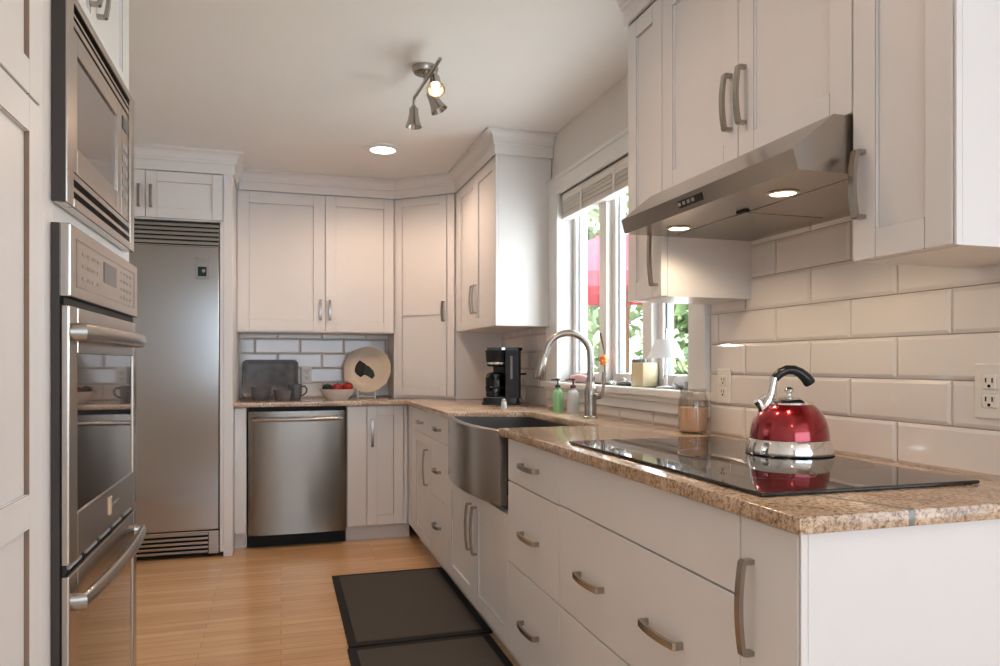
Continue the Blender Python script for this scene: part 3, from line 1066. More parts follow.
XOF = -.4515
ot = thing('oven_cabinet', 'tall white cabinet tower housing the microwave and wall ovens', 'cabinet', (XOF, 1.648, 0), LR)
OW = 2.500 - 1.648
od = -XL + XOF - .004
bm = bmesh.new()
m0, m1 = 1.715 - 1.648, 2.405 - 1.648     # appliance opening
box(bm, 0, m0, 0, od, 0, CZ - .002, .0015)
box(bm, m1, OW, 0, od, 0, CZ - .002, .0015)
box(bm, m0, m1, .0205, od, 1.925, CZ - .002)
box(bm, m0, m1, 0, .0205, 1.925, 1.952)
box(bm, m0, m1, 0, od, 1.435, 1.500)
box(bm, m0, m1, 0, od, 0.0, .145)
box(bm, m0, m1, od - .02, od, .145, 1.925)
obj('carcass', bm, PAINT, ot)
for k, (x0, x1, hx) in enumerate(((m0, OW / 2, OW / 2 - .035), (OW / 2, m1 + .05, OW / 2 + .035))):
    bm = shaker_bm(x0 + .0015, x1 - .0015, 1.96, 2.36, .058, y0=-.002)
    d = obj('door', bm, (PAINT, BROWNEDGE), ot)
    obj('handle', handle_bm(hx - .03, 2.105, .13, True, y=-.002), NICKEL, d)
crown('trim_4', [(XOF, 2.502), (XOF, .85)][::-1], 2.363, ZC1, .05)

# microwave ---------------------------------------------------------
XA = -.4225
mw = thing('built_in_microwave', 'built-in stainless microwave with trim kit above the wall ovens', 'microwave', (XA, 1.697, 1.488), LR)
MW_W = 2.418 - 1.697
yf = 0.0                                   # local y=0 is the trim face
z = lambda h: h - 1.488
bm = bmesh.new()
T0, T1 = z(1.488), z(1.946)
box(bm, 0, .055, 0, .0275, T0, T1, .003)
box(bm, MW_W - .055, MW_W, 0, .0275, T0, T1, .003)
box(bm, .055, MW_W - .055, 0, .0275, z(1.925), T1, .003)
box(bm, .055, MW_W - .055, 0, .0275, T0, z(1.510), .003)
box(bm, .055, MW_W - .055, .004, .0275, z(1.552), z(1.566), .002)
box(bm, .055, MW_W - .055, .004, .0275, z(1.882), z(1.896), .002)
for zz in (1.526,):
    box(bm, .055, MW_W - .055, .004, .022, z(zz), z(zz) + .010, .001)
for zz in (1.903,):
    box(bm, .055, MW_W - .055, .004, .022, z(zz), z(zz) + .007, .001)
obj('trim_frame', bm, STEELY, mw)
obj('vent_recess', B((.006, MW_W - .006, .022, .0270, T0 + .004, T1 - .004)), BLACK, mw)
obj('side_flange', B((-.0015, .004, .002, .0275, T0 + .001, T1 - .001)), DKSIDE, mw)
bm = B((.07, MW_W - .07, .12, .45, z(1.51), z(1.92)))
obj('body', bm, DKSIDE, mw)
dx0, dx1 = .062, MW_W - .155
bm = bmesh.new()
box(bm, dx0, dx0 + .045, .006, .0275, z(1.570), z(1.878), .002)
box(bm, dx1 - .045, dx1, .006, .0275, z(1.570), z(1.878), .002)
box(bm, dx0 + .045, dx1 - .045, .006, .0275, z(1.832), z(1.878), .002)
box(bm, dx0 + .045, dx1 - .045, .006, .0275, z(1.570), z(1.628), .002)
md = obj('door', bm, STEELY, mw)
MWGLASS = simple('microwave_window', (0.16, 0.14, 0.125), 0.10, 0.3, coat=0.6)
obj('window', B((dx0 + .043, dx1 - .043, .011, .028, z(1.626), z(1.834))), MWGLASS, md)
bm = B((dx1 + .004, MW_W - .062, .006, .0275, z(1.570), z(1.878)), b=.002)
cp = obj('control_panel', bm, STEELY, mw)
obj('display', B((dx1 + .016, MW_W - .075, .0045, .007, z(1.82), z(1.855))), DISPLAY, cp)
bm = bmesh.new()
for i in range(3):
    for j in range(5):
        x = dx1 + .020 + i * .021
        box(bm, x, x + .014, .0045, .007, z(1.625 + j * .034), z(1.645 + j * .034))
obj('keypad', bm, GREYPL, cp)

# double oven -------------------------------------------------------
ov = thing('double_wall_oven', 'stainless double wall oven below the microwave', 'oven', (XA, 1.697, .14), LR)
OVW = 2.432 - 1.697
z = lambda h: h - .14
obj('body', B((.03, OVW - .03, .034, .55, z(.15), z(1.43))), BLACK, ov)
obj('side_flange', B((-.004, .022, .0125, .0280, z(.15), z(1.445))), DKSIDE, ov)
bm = B((.0, OVW, -.006, .0280, z(1.294), z(1.446)), b=.003)
cp = obj('control_panel', bm, STEELY, ov)
bm = bmesh.new()
for (a, b, c, d) in ((.05, OVW - .05, z(1.418), z(1.421)), (.05, OVW - .05, z(1.318), z(1.321)), (.05, .053, z(1.318), z(1.421)), (OVW - .053, OVW - .05, z(1.318), z(1.421))):
    box(bm, a, b, -.0072, -.0055, c, d)
obj('panel_outline', bm, MARK, cp)
bm = bmesh.new()
box(bm, .30, .44, -.0072, -.0055, z(1.355), z(1.405))
obj('clock_display', bm, DISPLAY, cp)
for i in range(4):
    for j in range(3):
        obj('button_mark', B((.10 + i * .045, .125 + i * .045, -.0072, -.0055, z(1.338 + j * .027), z(1.345 + j * .027))), MARK, cp)
for i in range(4):
    for j in range(4):
        obj('button_mark', B((.50 + i * .04, .515 + i * .04, -.0072, -.0055, z(1.332 + j * .022), z(1.339 + j * .022))), MARK, cp)
obj('panel_gap', B((.0, OVW, .006, .0280, z(1.278), z(1.293))), BLACK, ov)


def oven_door(z0, z1, hz):
    bm = bmesh.new()
    st, tp, bt = .062, z1 - 1.0 * 0, 0
    gx0, gx1, gz0, gz1 = .068, OVW - .05, z0 + (.098 if z0 > .5 else .07), z1 - .100
    box(bm, 0, gx0, -.004, .012, z(z0), z(z1), .003)
    box(bm, gx1, OVW, -.004, .012, z(z0), z(z1), .003)
    box(bm, gx0, gx1, -.004, .012, z(gz1), z(z1), .003)
    box(bm, gx0, gx1, -.004, .012, z(z0), z(gz0), .003)
    d = obj('door', bm, STEELY, ov)
    obj('window', B((gx0 - .002, gx1 + .002, .0, .011, z(gz0) - .002, z(gz1) + .002)), OVENGLASS, d)
    bm = bmesh.new()
    pts = []
    for k in range(15):
        u = k / 14
        pts.append((.028 + (OVW - .056) * u, -.026 - .014 * (1 - (2 * u - 1) ** 2), z(hz)))
    pts = [(.028, -.002, z(hz))] + pts + [(OVW - .028, -.002, z(hz))]
    tube(bm, pts, .0115, 16)
    for v_ in bm.verts:
        v_.co.z = z(hz) + (v_.co.z - z(hz)) * 1.65
    h = obj('handle', bm, NICKEL, d, smooth=50)
    return d


d = oven_door(.738, 1.276, 1.222)
bm = bmesh.new()
ex = 2.06 - 1.697
for (a, b, c, e_) in ((0, .010, 0, .046), (.014, .022, 0, .046), (.022, .034, .038, .046), (.022, .0275, .020, .027)):
    box(bm, ex + a, ex + b, -.0075, -.0035, z(.770) + c, z(.770) + e_, .001)
obj('emblem', bm, CHROME, d)
fc_ = bpy.data.curves.new('lettering', 'FONT')
fc_.body = 'FRIGIDAIRE'
fc_.size = .0155
fc_.extrude = .0008
fo = bpy.data.objects.new('lettering', fc_)
COL.objects.link(fo)
bpy.context.view_layer.update()
bm = bmesh.new()
bm.from_mesh(fo.to_mesh())
fo.to_mesh_clear()
bpy.data.objects.remove(fo)
bpy.data.curves.remove(fc_)
bm.transform(Matrix.Translation((ex + .042, -.0045, z(.783))) @ Matrix.Rotation(PI / 2, 4, 'X'))
obj('maker_lettering', bm, CHROME, d)
obj('vent_gap', B((.0, OVW, .008, .0280, z(.716), z(.737))), BLACK, ov)
bm = bmesh.new()
for k in range(5):
    box(bm, .03 + k * .14, .13 + k * .14, .002, .010, z(.722), z(.730), .002)
obj('hinge_vents', bm, GREYPL, ov)
oven_door(.150, .715, .655)

# ------------------------------------------------------------------ range hood
HY0, HY1 = 1.2335, 2.006
HB, HT = 1.546, 1.666
hd = thing('range_hood', 'stainless under-cabinet range hood over the cooktop', 'range hood', (1.2, (HY0 + HY1) / 2, HB))
pf = [(.995, HB), (.983, HB + .041), (1.082, HT), (XW - .010, HT), (XW - .010, HB)]
bm = bmesh.new()
prism(bm, pf, HY0, HY1, lambda u, v, w: (u, w, v))
hb = obj('canopy', bm, HOODSTEEL, hd, world=True)
bm = B((1.15, XW - .06, HY0 + .04, (HY0 + HY1) / 2 - .006, HB - .002, HB + .003), (1.15, XW - .06, (HY0 + HY1) / 2 + .006, HY1 - .04, HB - .002, HB + .003), b=.001)
fl = obj('filter_panels', bm, HOODSTEEL, hd, world=True)
obj('filter_latch', B((1.126, 1.140, 1.595, 1.632, HB - .005, HB + .001)), BLACK, fl, world=True)
LP = [(1.101, 1.416), (1.099, 1.869)]
for (x, y) in LP:
    bm = bmesh.new()
    lathe(bm, [(.034, .001), (.036, -.002), (.030, -.004), (.028, .001)], 28, (x, y, HB))
    rg = obj('lamp_ring', bm, CHROME, hd, smooth=40, world=True)
    bm = bmesh.new()
    lathe(bm, [(0, -.002), (.029, -.002), (.029, .001)], 28, (x, y, HB))
    obj('lamp_lens', bm, HOODLED, rg, smooth=40, world=True)
# button strip on the sloped front lip
sl = Vector((.983 - .995, 0, .041)).normalized()
nl = Vector((-sl.z, 0, sl.x))
bm = bmesh.new()
yb0, yb1 = 1.572, 1.682


def lipbox(bm, s0, s1, y0, y1, d):
    base = Vector((.995, 0, HB))
    q = []
    for dd_ in (0, d):
        for (s, y) in ((s0, y0), (s1, y0), (s1, y1), (s0, y1)):
            c = base + sl * s + nl * dd_
            q.append(bm.verts.new((c.x, y, c.z)))
    for f in ((0, 1, 2, 3), (7, 6, 5, 4), (0, 4, 5, 1), (1, 5, 6, 2), (2, 6, 7, 3), (3, 7, 4, 0)):
        bm.faces.new([q[i] for i in f])


lipbox(bm, .012, .030, yb0, yb1, .002)
bs = obj('button_strip', bm, BLACKPL, hd, world=True)
bm = bmesh.new()
for k in range(4):
    lipbox(bm, .017, .026, yb0 + .034 + k * .021, yb0 + .045 + k * .021, .0035)
obj('buttons', bm, MARK, bs, world=True)
for (x, y) in LP:
    light('hood_lamp_light', 'SPOT', (x, y, HB - .012), 4.0, (1.0, .76, .50), (0, 0, 0), spot=2.7, radius=.03)

# ------------------------------------------------------------------ ceiling lamps
rl = thing('recessed_light', 'round lit recessed downlight in the ceiling near the far cabinets', 'light', (.574, 4.315, CZ))
bm = bmesh.new()
lathe(bm, [(.072, 0), (.098, 0), (.098, -.006), (.086, -.014), (.074, -.013), (.072, -.004)], 40)
obj('trim_ring', bm, TRIM, rl, smooth=40)
bm = bmesh.new()
lathe(bm, [(0, -.010), (.06, -.011), (.0735, -.008), (.0735, -.002)], 40)
obj('diffuser', bm, LED, rl, smooth=40)
light('recessed_lamp_light', 'SPOT', (.574, 4.315, CZ - .03), 38, WARM, (0, 0, 0), spot=2.9, radius=.08)
# unseen fill lamps, added under the ceiling to brighten the camera's side
for (x, y, e_) in ((.35, 1.75, 12), (.0, -.6, 10), (2.2, -1.0, 4)):
    light('fill_lamp', 'SPOT', (x, y, CZ - .03), e_, WARM, (0, 0, 0), spot=2.9, radius=.08)

sp = thing('ceiling_spotlight', 'brushed nickel three-head spotlight bar on the ceiling', 'light', (.590, 3.08, CZ))
bm = bmesh.new()
lathe(bm, [(0, 0), (.056, 0), (.056, -.012), (.050, -.026), (.040, -.030), (0, -.030)], 32)
obj('canopy', bm, NICKEL, sp, smooth=40)
bm = bmesh.new()
tube(bm, [(0, 0, -.028), (0, 0, -.060)], .008, 12)
tube(bm, [(.012, -.25, -.062), (-.012, .20, -.062)], .0075, 12)
obj('bar', bm, NICKEL, sp, smooth=40)


def spot_head(piv, d, lit, label=None):
    d = Vector(d).normalized()
    piv = Vector(piv)
    q = d.to_track_quat('-Z', 'Y').to_matrix().to_4x4()
    M = Matrix.Translation(piv) @ q @ Matrix.Scale(.92, 4)
    bm = bmesh.new()
    lathe(bm, [(0, -.018), (.012, -.018), (.014, -.026), (.022, -.030), (.024, -.060), (.030, -.090), (.040, -.118), (.041, -.122), (.038, -.121), (.028, -.094), (.02, -.070), (0, -.068)], 28, mat=M)
    tube(bm, [M @ Vector((0, 0, .0)), M @ Vector((0, 0, -.022))], .006, 10)
    h = obj('lamp_head', bm, NICKEL, sp, smooth=40, label=label)
    bm = bmesh.new()
    lathe(bm, [(0, -.104), (.009, -.103), (.016, -.098), (.019, -.091), (.016, -.082), (0, -.078)], 20, mat=M)
    obj('bulb', bm, BULB if lit else LAMPWHITE, h, smooth=40)
    return M


M1 = spot_head((.024, -.085, -.060), (-.09, -.62, -.80), True)
M2 = spot_head((.012, .01, -.080), (.42, -.10, -.85), True)
bm = bmesh.new()
tube(bm, [(-.012, .20, -.062), (-.012, .212, -.085)], .006, 10)
obj('drop_stem', bm, NICKEL, sp, smooth=40)
M3 = spot_head((-.012, .212, -.078), (0.0, .02, -1), False)
for M in (M1, M2):
    p = Matrix.Translation((.590, 3.08, CZ)) @ M @ Vector((0, 0, -.135))
    light('spot_bulb_light', 'SPOT', p, 10.0, (1.0, .76, .52), (Matrix.Translation((0, 0, 0)) @ M).to_euler(), spot=1.5, radius=.03)

# ------------------------------------------------------------------ anti-fatigue mats
def floor_mat(label, x0, x1, y0, y1):
    r = thing('floor_mat', label, 'mat', ((x0 + x1) / 2, (y0 + y1) / 2, 0), 0, 'kitchen floor mats')
    e_ = .035
    obj('border', B((x0, x1, y0, y0 + e_, 0.001, .011), (x0, x1, y1 - e_, y1, 0.001, .011), (x0, x0 + e_, y0 + e_, y1 - e_, 0.001, .011), (x1 - e_, x1, y0 + e_, y1 - e_, 0.001, .011), b=.002), MATEDGE, r, world=True)
    obj('field', B((x0 + e_, x1 - e_, y0 + e_, y1 - e_, 0.001, .0135), b=.002), MATFIELD, r, world=True)
    return r


floor_mat('dark brown black-edged floor mat in front of the sink cabinet', .262, .866, 3.000, 4.030)
floor_mat('dark black-edged floor mat nearer the camera, in front of the three-drawer cabinet', .255, .845, 1.95, 2.985)

# ------------------------------------------------------------------ outlets
def outlet(label, c, rotz, kind='outlet', wdt=.072, hgt=.116):
    r = thing('wall_outlet', label, kind, c, rotz, 'electrical plates')
    obj('plate', B((-wdt / 2, wdt / 2, -.006, 0, -hgt / 2, hgt / 2), b=.002), WHITEPL, r)
    for s in (1, -1):
        o = obj('socket', B((-.017, .017, -.0085, -.005, s * .020 - .016, s * .020 + .016), b=.003), WHITEPL, r)
        obj('slots', B((-.0085, -.0060, -.0092, -.008, s * .02 - .002, s * .02 + .008), (.0060, .0085, -.0092, -.008, s * .02 - .002, s * .02 + .008), (-.003, .003, -.0092, -.008, s * .02 - .012, s * .02 - .006)), BLACK, o)
    return r


outlet('white outlet on the backsplash between the window and the kettle', (XW - .0105, 2.150, 1.079), RR)
outlet('white outlet on the backsplash at the right edge right of the kettle', (XW - .0105, 1.180, 1.097), RR)
outlet('small outlet plate on the far tiles between the mug and fruit bowl', (.175, YW - .0105, 1.075), 0)

# ------------------------------------------------------------------ kettle
kx, ky = 1.261, 1.597
kt = thing('tea_kettle', 'shiny red domed tea kettle with chrome base and black grip on the cooktop', 'kettle', (kx, ky, CTT + .0087), math.radians(-16.7))
bm = bmesh.new()
lathe(bm, [(0, 0), (.107, 0), (.1085, .002), (.107, .004), (.0, .004)], 48)
obj('base_ring', bm, BLACKPL, kt, smooth=40)
bm = bmesh.new()
lathe(bm, [(.106, .004), (.1065, .008), (.104, .022), (.1005, .034), (.0980, .039), (.0, .039)], 48)
obj('chrome_band', bm, CHROME, kt, smooth=40)
bm = bmesh.new()
pr = []
for k in range(15):
    a = PI / 2 * k / 14 * .66
    pr.append((.0975 * math.cos(a) ** .80, .040 + .089 * math.sin(a) / math.sin(PI / 2 * .66)))
lathe(bm, pr, 48)
obj('dome_body', bm, RED, kt, smooth=40)
rt, zt_ = pr[-1]
bm = bmesh.new()
lathe(bm, [(rt + .002, zt_ - .001), (rt + .001, zt_ + .003), (rt * .8, zt_ + .010), (rt * .45, zt_ + .017), (.008, zt_ + .020), (0, zt_ + .020)], 40)
ld = obj('lid', bm, CHROME, kt, smooth=40)
bm = bmesh.new()
lathe(bm, [(.008, zt_ + .018), (.006, zt_ + .024), (.0065, zt_ + .027), (.0115, zt_ + .032), (.012, zt_ + .037), (.008, zt_ + .042), (0, zt_ + .044)], 24)
obj('knob', bm, CHROME, ld, smooth=40)
bm = bmesh.new()
tube(bm, [(-.062, 0, zt_ - .010), (-.052, 0, .140), (-.046, 0, .158), (-.042, 0, .178), (-.038, 0, .196)], [.016, .0125, .011, .0105, .011], 14)
hn = obj('handle_neck', bm, CHROME, kt, smooth=40)
bm = bmesh.new()
tube(bm, [(-.042, 0, .184), (-.034, 0, .198), (-.022, 0, .209), (-.006, 0, .216), (.012, 0, .216), (.028, 0, .209), (.042, 0, .197), (.052, 0, .184), (.055, 0, .180)], [.009, .0115, .0125, .0125, .0125, .013, .0145, .0155, .0135], 16)
obj('grip', bm, BLACKPL, hn, smooth=40)
bm = bmesh.new()
tube(bm, [(-.058, 0, .104), (-.070, 0, .122), (-.078, 0, .132)], [.020, .013, .011], 16)
st_ = obj('spout', bm, CHROME, kt, smooth=40)
bm = bmesh.new()
tube(bm, [(-.076, 0, .130), (-.083, 0, .138)], [.0125, .0115], 16)
tube(bm, [(-.078, 0, .140), (-.062, 0, .148), (-.046, 0, .152)], .004, 8)
obj('spout_cap', bm, CHROME, st_, smooth=40)

# ------------------------------------------------------------------ jar candle
jc = thing('jar_candle', 'glass jar candle with peach wax at the far edge of the cooktop', 'candle', (1.372, 2.190, CTT + .001))
jc.location = (1.372, 2.238, CTT + .001)
ROOT[jc.name] = Matrix.Translation(jc.location)
bm = bmesh.new()
lathe(bm, [(0, 0), (.046, 0), (.050, .004), (.051, .010), (.051, .112), (.047, .126), (.044, .131), (.044, .148), (.0455, .152), (.0425, .152), (.041, .131), (.0475, .110), (.0475, .010), (.044, .006), (0, .006)], 40)
obj('glass_jar', bm, JARGLASS, jc, smooth=40)
bm = bmesh.new()
lathe(bm, [(0, .0065), (.043, .0065), (.047, .010), (.047, .088), (0, .086)], 40)
obj('wax', bm, WAX, jc, smooth=40)
bm = bmesh.new()
tube(bm, [(0, 0, .085), (.001, 0, .098)], .0015, 6)
obj('wick', bm, STEM, jc)

# ------------------------------------------------------------------ soap bottles
def soap_bottle(label, c, mat, pumpmat, rad, hgt, rot):
    r = thing('soap_bottle', label, 'bottle', (c[0], c[1], CTT), rot)
    bm = bmesh.new()
    lathe(bm, [(0, 0), (rad * .92, 0), (rad, .006), (rad, hgt * .80), (rad * .85, hgt * .90), (rad * .42, hgt * .97), (rad * .38, hgt * 1.05), (0, hgt * 1.05)], 28)
    obj('body', bm, mat, r, smooth=40)
    bm = bmesh.new()
    lathe(bm, [(rad * .46, hgt * 1.02), (rad * .5, hgt * 1.02), (rad * .5, hgt * 1.13), (rad * .2, hgt * 1.15), (.004, hgt * 1.16), (.004, hgt * 1.32), (.010, hgt * 1.33), (.011, hgt * 1.40), (0, hgt * 1.41)], 18)
    tube(bm, [(0, 0, hgt * 1.37), (-.022, 0, hgt * 1.375), (-.040, 0, hgt * 1.35)], [.0055, .005, .004], 10)
    obj('pump', bm, pumpmat, r, smooth=40)
    return r


soap_bottle('green soap bottle with black pump left of the faucet', (1.318, 3.395), GREENSOAP, BLACKPL, .026, .118, .2)
soap_bottle('pale clear soap bottle with maroon pump right of the green one', (1.345, 3.262), CLEARSOAP, MAROON, .029, .120, .1)
r = thing('soap_dish', 'small pale ceramic dish beside the green soap bottle', 'dish', (1.385, 3.62, CTT))
bm = bmesh.new()
lathe(bm, [(0, 0), (.030, 0), (.045, .014), (.047, .016), (.043, .015), (.028, .004), (0, .004)], 28)
obj('dish', bm, CERAMIC, r, smooth=40)
bm = bmesh.new()
box(bm, -.026, .026, -.016, .016, .005, .024, .007, 3)
obj('soap_bar', bm, PINK, r, smooth=50)

# ------------------------------------------------------------------ coffee maker
cm = thing('coffee_maker', 'black drip coffee maker with glass carafe in the counter corner', 'coffee maker', (1.262, 4.17, CTT), math.radians(-15))
bm = bmesh.new()
box(bm, -.120, .108, -.118, .110, .0, .012, .005)
prism(bm, [(-.112, -.10), (-.085, -.114), (.08, -.114), (.100, -.10), (.100, .10), (-.06, .10)], .010, .040, lambda u, v, w: (u, v, w))
obj('base', bm, BLACKPL, cm, smooth=30)
bm = bmesh.new()
lathe(bm, [(0, 0), (.058, 0), (.058, .003), (0, .003)], 32, (-.040, -.030, .040))
obj('warming_plate', bm, GREYPL, cm, smooth=40)
bm = bmesh.new()
prism(bm, [(.018, -.096), (.095, -.104), (.108, -.09), (.112, .09), (.09, .110), (-.05, .110), (-.05, .045), (.010, .030)], .036, .318, lambda u, v, w: (u, v, w))
tw = obj('water_tower', bm, BLACKPL, cm, smooth=30)
obj('water_gauge', B((.046, .060, -.104, -.094, .15, .285), b=.002), GREYPL, tw)
bm = bmesh.new()
tube(bm, [(.105, -.06, .178), (.142, -.065, .180)], .006, 10)
obj('side_knob', bm, BLACKPL, tw, smooth=40)
bm = bmesh.new()
lathe(bm, [(0, .222), (.050, .222), (.060, .226), (.066, .236), (.070, .300), (.074, .318), (0, .318)], 36, (-.028, -.030, 0))
prism(bm, [(-.090, -.06), (-.06, -.112), (.09, -.116), (.116, -.10), (.120, .10), (-.06, .112), (-.09, .06)], .316, .334, lambda u, v, w: (u, v, w))
bk = obj('brew_basket', bm, BLACKPL, cm, smooth=30)
bm = bmesh.new()
lathe(bm, [(.0655, .236), (.0672, .236), (.0680, .248), (.0662, .248)], 36, (-.028, -.030, 0))
obj('silver_badge', bm, CHROME, bk, smooth=40)
obj('lid_latch', B((-.006, .016, -.122, -.108, .318, .334), b=.003), CHROME, bk)
bm = bmesh.new()
lathe(bm, [(0, 0), (.050, 0), (.056, .006), (.058, .045), (.052, .085), (.043, .118), (.045, .130), (.042, .130), (.040, .118), (.048, .085), (.054, .045), (.052, .008), (0, .004)], 36, (-.040, -.030, .0435))
ca = obj('carafe', bm, SMOKED, cm, smooth=40)
bm = bmesh.new()
lathe(bm, [(.0455, .118), (.048, .120), (.048, .134), (.036, .144), (0, .146)], 36, (-.040, -.030, .0435))
lathe(bm, [(.0585, .048), (.0595, .050), (.0595, .060), (.0575, .062)], 36, (-.040, -.030, .0435))
obj('carafe_lid', bm, BLACKPL, ca, smooth=40)
bm = bmesh.new()
ribbon(bm, [(.040, .168), (.074, .166), (.088, .150), (.086, .100), (.070, .074), (.054, .072)], .016, .011, lambda s, o, q: (-.040 - s * .55 - q * .83, -.030 - s * .83 + q * .55, o + .010))
obj('carafe_handle', bm, BLACKPL, ca)
bm = bmesh.new()
lathe(bm, [(0, .008), (.048, .008), (.0525, .012), (.0535, .040), (0, .040)], 32, (-.040, -.030, .0435))
obj('coffee', bm, simple('black_coffee', (.02, .010, .006), .1), ca, smooth=40)
bm = bmesh.new()
tube(bm, [(.10, .09, .05), (.135, .06, .015), (.150, -.01, .005), (.140, -.05, .03), (.146, -.04, .09), (.120, -.02, .15)], .003, 8)
obj('power_cord', bm, GREYPL, cm, smooth=40)
r = thing('glass_shaker', 'small clear shaker with metal cap in front of the coffee maker', 'shaker', (1.142, 3.735, CTT))
bm = bmesh.new()
lathe(bm, [(0, 0), (.015, 0), (.016, .003), (.014, .030), (.012, .040), (0, .040)], 20)
obj('jar', bm, LAMPWHITE, r, smooth=40)
bm = bmesh.new()
lathe(bm, [(.0125, .039), (.0130, .041), (.012, .050), (.006, .055), (0, .056)], 20)
obj('cap', bm, CHROME, r, smooth=40)

# ------------------------------------------------------------------ crockery on the far worktop
tr = thing('serving_tray', 'grey stoneware tray leaning on the tiles beside the fridge panel', 'tray', (-.07, 5.31, CTT))


def rrect(w, h, r, n=6):
    out = []
    for (cx, cy, a0) in ((w / 2 - r, h / 2 - r, 0), (-w / 2 + r, h / 2 - r, 90), (-w / 2 + r, -h / 2 + r, 180), (w / 2 - r, -h / 2 + r, 270)):
        for k in range(n + 1):
            a = math.radians(a0 + 90 * k / n)
            out.append((cx + r * math.cos(a), cy + r * math.sin(a)))
    return out


bm = bmesh.new()
W_, Ht = .375, .275
loops = []
for (dx, dep) in ((0.0, .012), (0.0, .000), (-.006, -.003), (-.030, .008), (-.034, .010)):
    loops.append([bm.verts.new((x, dep, y + Ht / 2)) for x, y in rrect(W_ + 2 * dx, Ht + 2 * dx, .035 + dx * .5)])
for a, b in zip(loops[:-1], loops[1:]):
    n = len(a)
    for k in range(n):
        bm.faces.new((a[k], a[(k + 1) % n], b[(k + 1) % n], b[k]))
bm.faces.new(loops[-1])
bm.faces.new(list(reversed(loops[0])))
bm.transform(Matrix.Rotation(math.radians(-14), 4, 'X'))
obj('tray', bm, SLATE, tr, smooth=40)


def mug(name, label, cat, x, y, r, h, handle, flare=1.0, rot=0.0):
    m = thing(name, label, cat, (x, y, CTT), rot, 'grey stoneware cups')
    bm = bmesh.new()
    t = .004
    lathe(bm, [(0, 0), (r * .72, 0), (r * .80, .006), (r * (1 / flare) * .98, h * .4), (r, h), (r - t * .5, h + .002), (r - t, h), (r / flare - t, h * .4), (r * .7 - t, .010), (0, .008)], 32)
    obj('bowl', bm, POT, m, smooth=40)
    if handle:
        bm = bmesh.new()
        pts = [(r - .003, 0, h * .85), (r + .020, 0, h * .88), (r + .034, 0, h * .66), (r + .028, 0, h * .42), (r + .006, 0, h * .25), (r - .008, 0, h * .22)]
        tube(bm, pts, .006, 10)
        obj('handle', bm, POT, m, smooth=50)
    return m


mug('stoneware_bowl', 'grey glazed bowl at the left corner in front of the tray', 'bowl', -.130, 5.10, .068, .085, False, 1.05)
mug('stoneware_bowl', 'flared grey bowl in front of the right half of the tray', 'bowl', .012, 5.02, .062, .066, False, 1.22)
mug('stoneware_mug', 'dark grey mug with loop handle at the right of the tray', 'mug', .090, 5.14, .046, .098, True, 1.0, -.15)

fb = thing('fruit_bowl', 'shallow white oval bowl holding fruit on the far worktop', 'bowl', (.365, 5.02, CTT))
bm = bmesh.new()
lathe(bm, [(0, 0), (.075, 0), (.078, .010), (.092, .020), (.119, .066), (.121, .070), (.116, .068), (.088, .026), (.070, .014), (0, .012)], 40)
obj('bowl', bm, CERAMIC, fb, smooth=40)


def fruit(name, label, cat, c, r, mat, squash=.9, group=None):
    f = thing(name, label, cat, c)
    bm = bmesh.new()
    pr_ = []
    for k in range(17):
        a = -PI / 2 + PI * k / 16
        rr = r * math.cos(a)
        zz = r * squash * math.sin(a) - (.22 * r * math.exp(-(rr / (.35 * r)) ** 2) if a > 0 else -.10 * r * math.exp(-(rr / (.3 * r)) ** 2))
        pr_.append((max(rr, 0), zz + r * squash))
    pr_[0] = (0, pr_[0][1]); pr_[-1] = (0, pr_[-1][1])
    lathe(bm, pr_, 24)
    obj('flesh', bm, mat, f, smooth=60)
    bm = bmesh.new()
    tube(bm, [(0, 0, r * squash * 1.72), (.004, 0, r * squash * 2.2)], .0022, 6)
    obj('stem', bm, STEM, f)
    return f


zb = CTT + .028
fruit('apple', 'red apple in the middle of the white fruit bowl', 'apple', (.360, 5.00, zb + .014), .036, APPLE)
fruit('apple', 'red apple at the right of the bowl below the plate', 'apple', (.428, 4.995, zb + .022), .037, APPLE)
fruit('avocado', 'dark green avocado at the left of the white fruit bowl', 'avocado', (.297, 5.005, zb + .022), .034, AVOC, .82)
fruit('avocado', 'dark avocado behind the red apples in the bowl', 'avocado', (.375, 5.075, zb + .014), .032, AVOC, .85)

# display plate on its stand
pl = thing('display_plate', 'large cream plate with a green leaf motif standing on a small easel', 'plate', (.588, 5.20, CTT))
PR = .165
bm = bmesh.new()
Mp = Matrix.Translation((0, .0, PR + .028)) @ Matrix.Rotation(math.radians(-16), 4, 'Z') @ Matrix.Rotation(math.radians(-15), 4, 'X') @ Matrix.Rotation(PI / 2, 4, 'X')
lathe(bm, [(0, .000), (PR * .55, .0), (PR * .66, .006), (PR * .97, .022), (PR, .026), (PR * .98, .027), (PR * .65, .011), (PR * .55, .005), (0, .005)], 56, mat=Mp)
PLATEM = simple('cream_glaze', (.70, .60, .47), .22, noise=.25, nscale=9)
obj('plate', bm, PLATEM, pl, smooth=40)
GREENP = simple('painted_leaf_green', (.03, .055, .035), .25, noise=.6, nscale=30)
DARKP = simple('painted_dark_leaf', (.025, .024, .026), .25, noise=.5, nscale=30)
LIGHTP = simple('painted_pale_grey', (.36, .37, .38), .25)


def motif(name, pts, mat, zoff):
    bm = bmesh.new()
    A = [bm.verts.new(Mp @ Vector((x * PR * 1.25 - .02, y * PR * 1.25, zoff))) for x, y in pts]
    Bv = [bm.verts.new(Mp @ Vector((x * PR * 1.25 - .02, y * PR * 1.25, zoff + .0008))) for x, y in pts]
    bm.faces.new(A); bm.faces.new(list(reversed(Bv)))
    for k in range(len(A)):
        k2 = (k + 1) % len(A)
        bm.faces.new((A[k], A[k2], Bv[k2], Bv[k]))
    obj(name, bm, mat, pl)


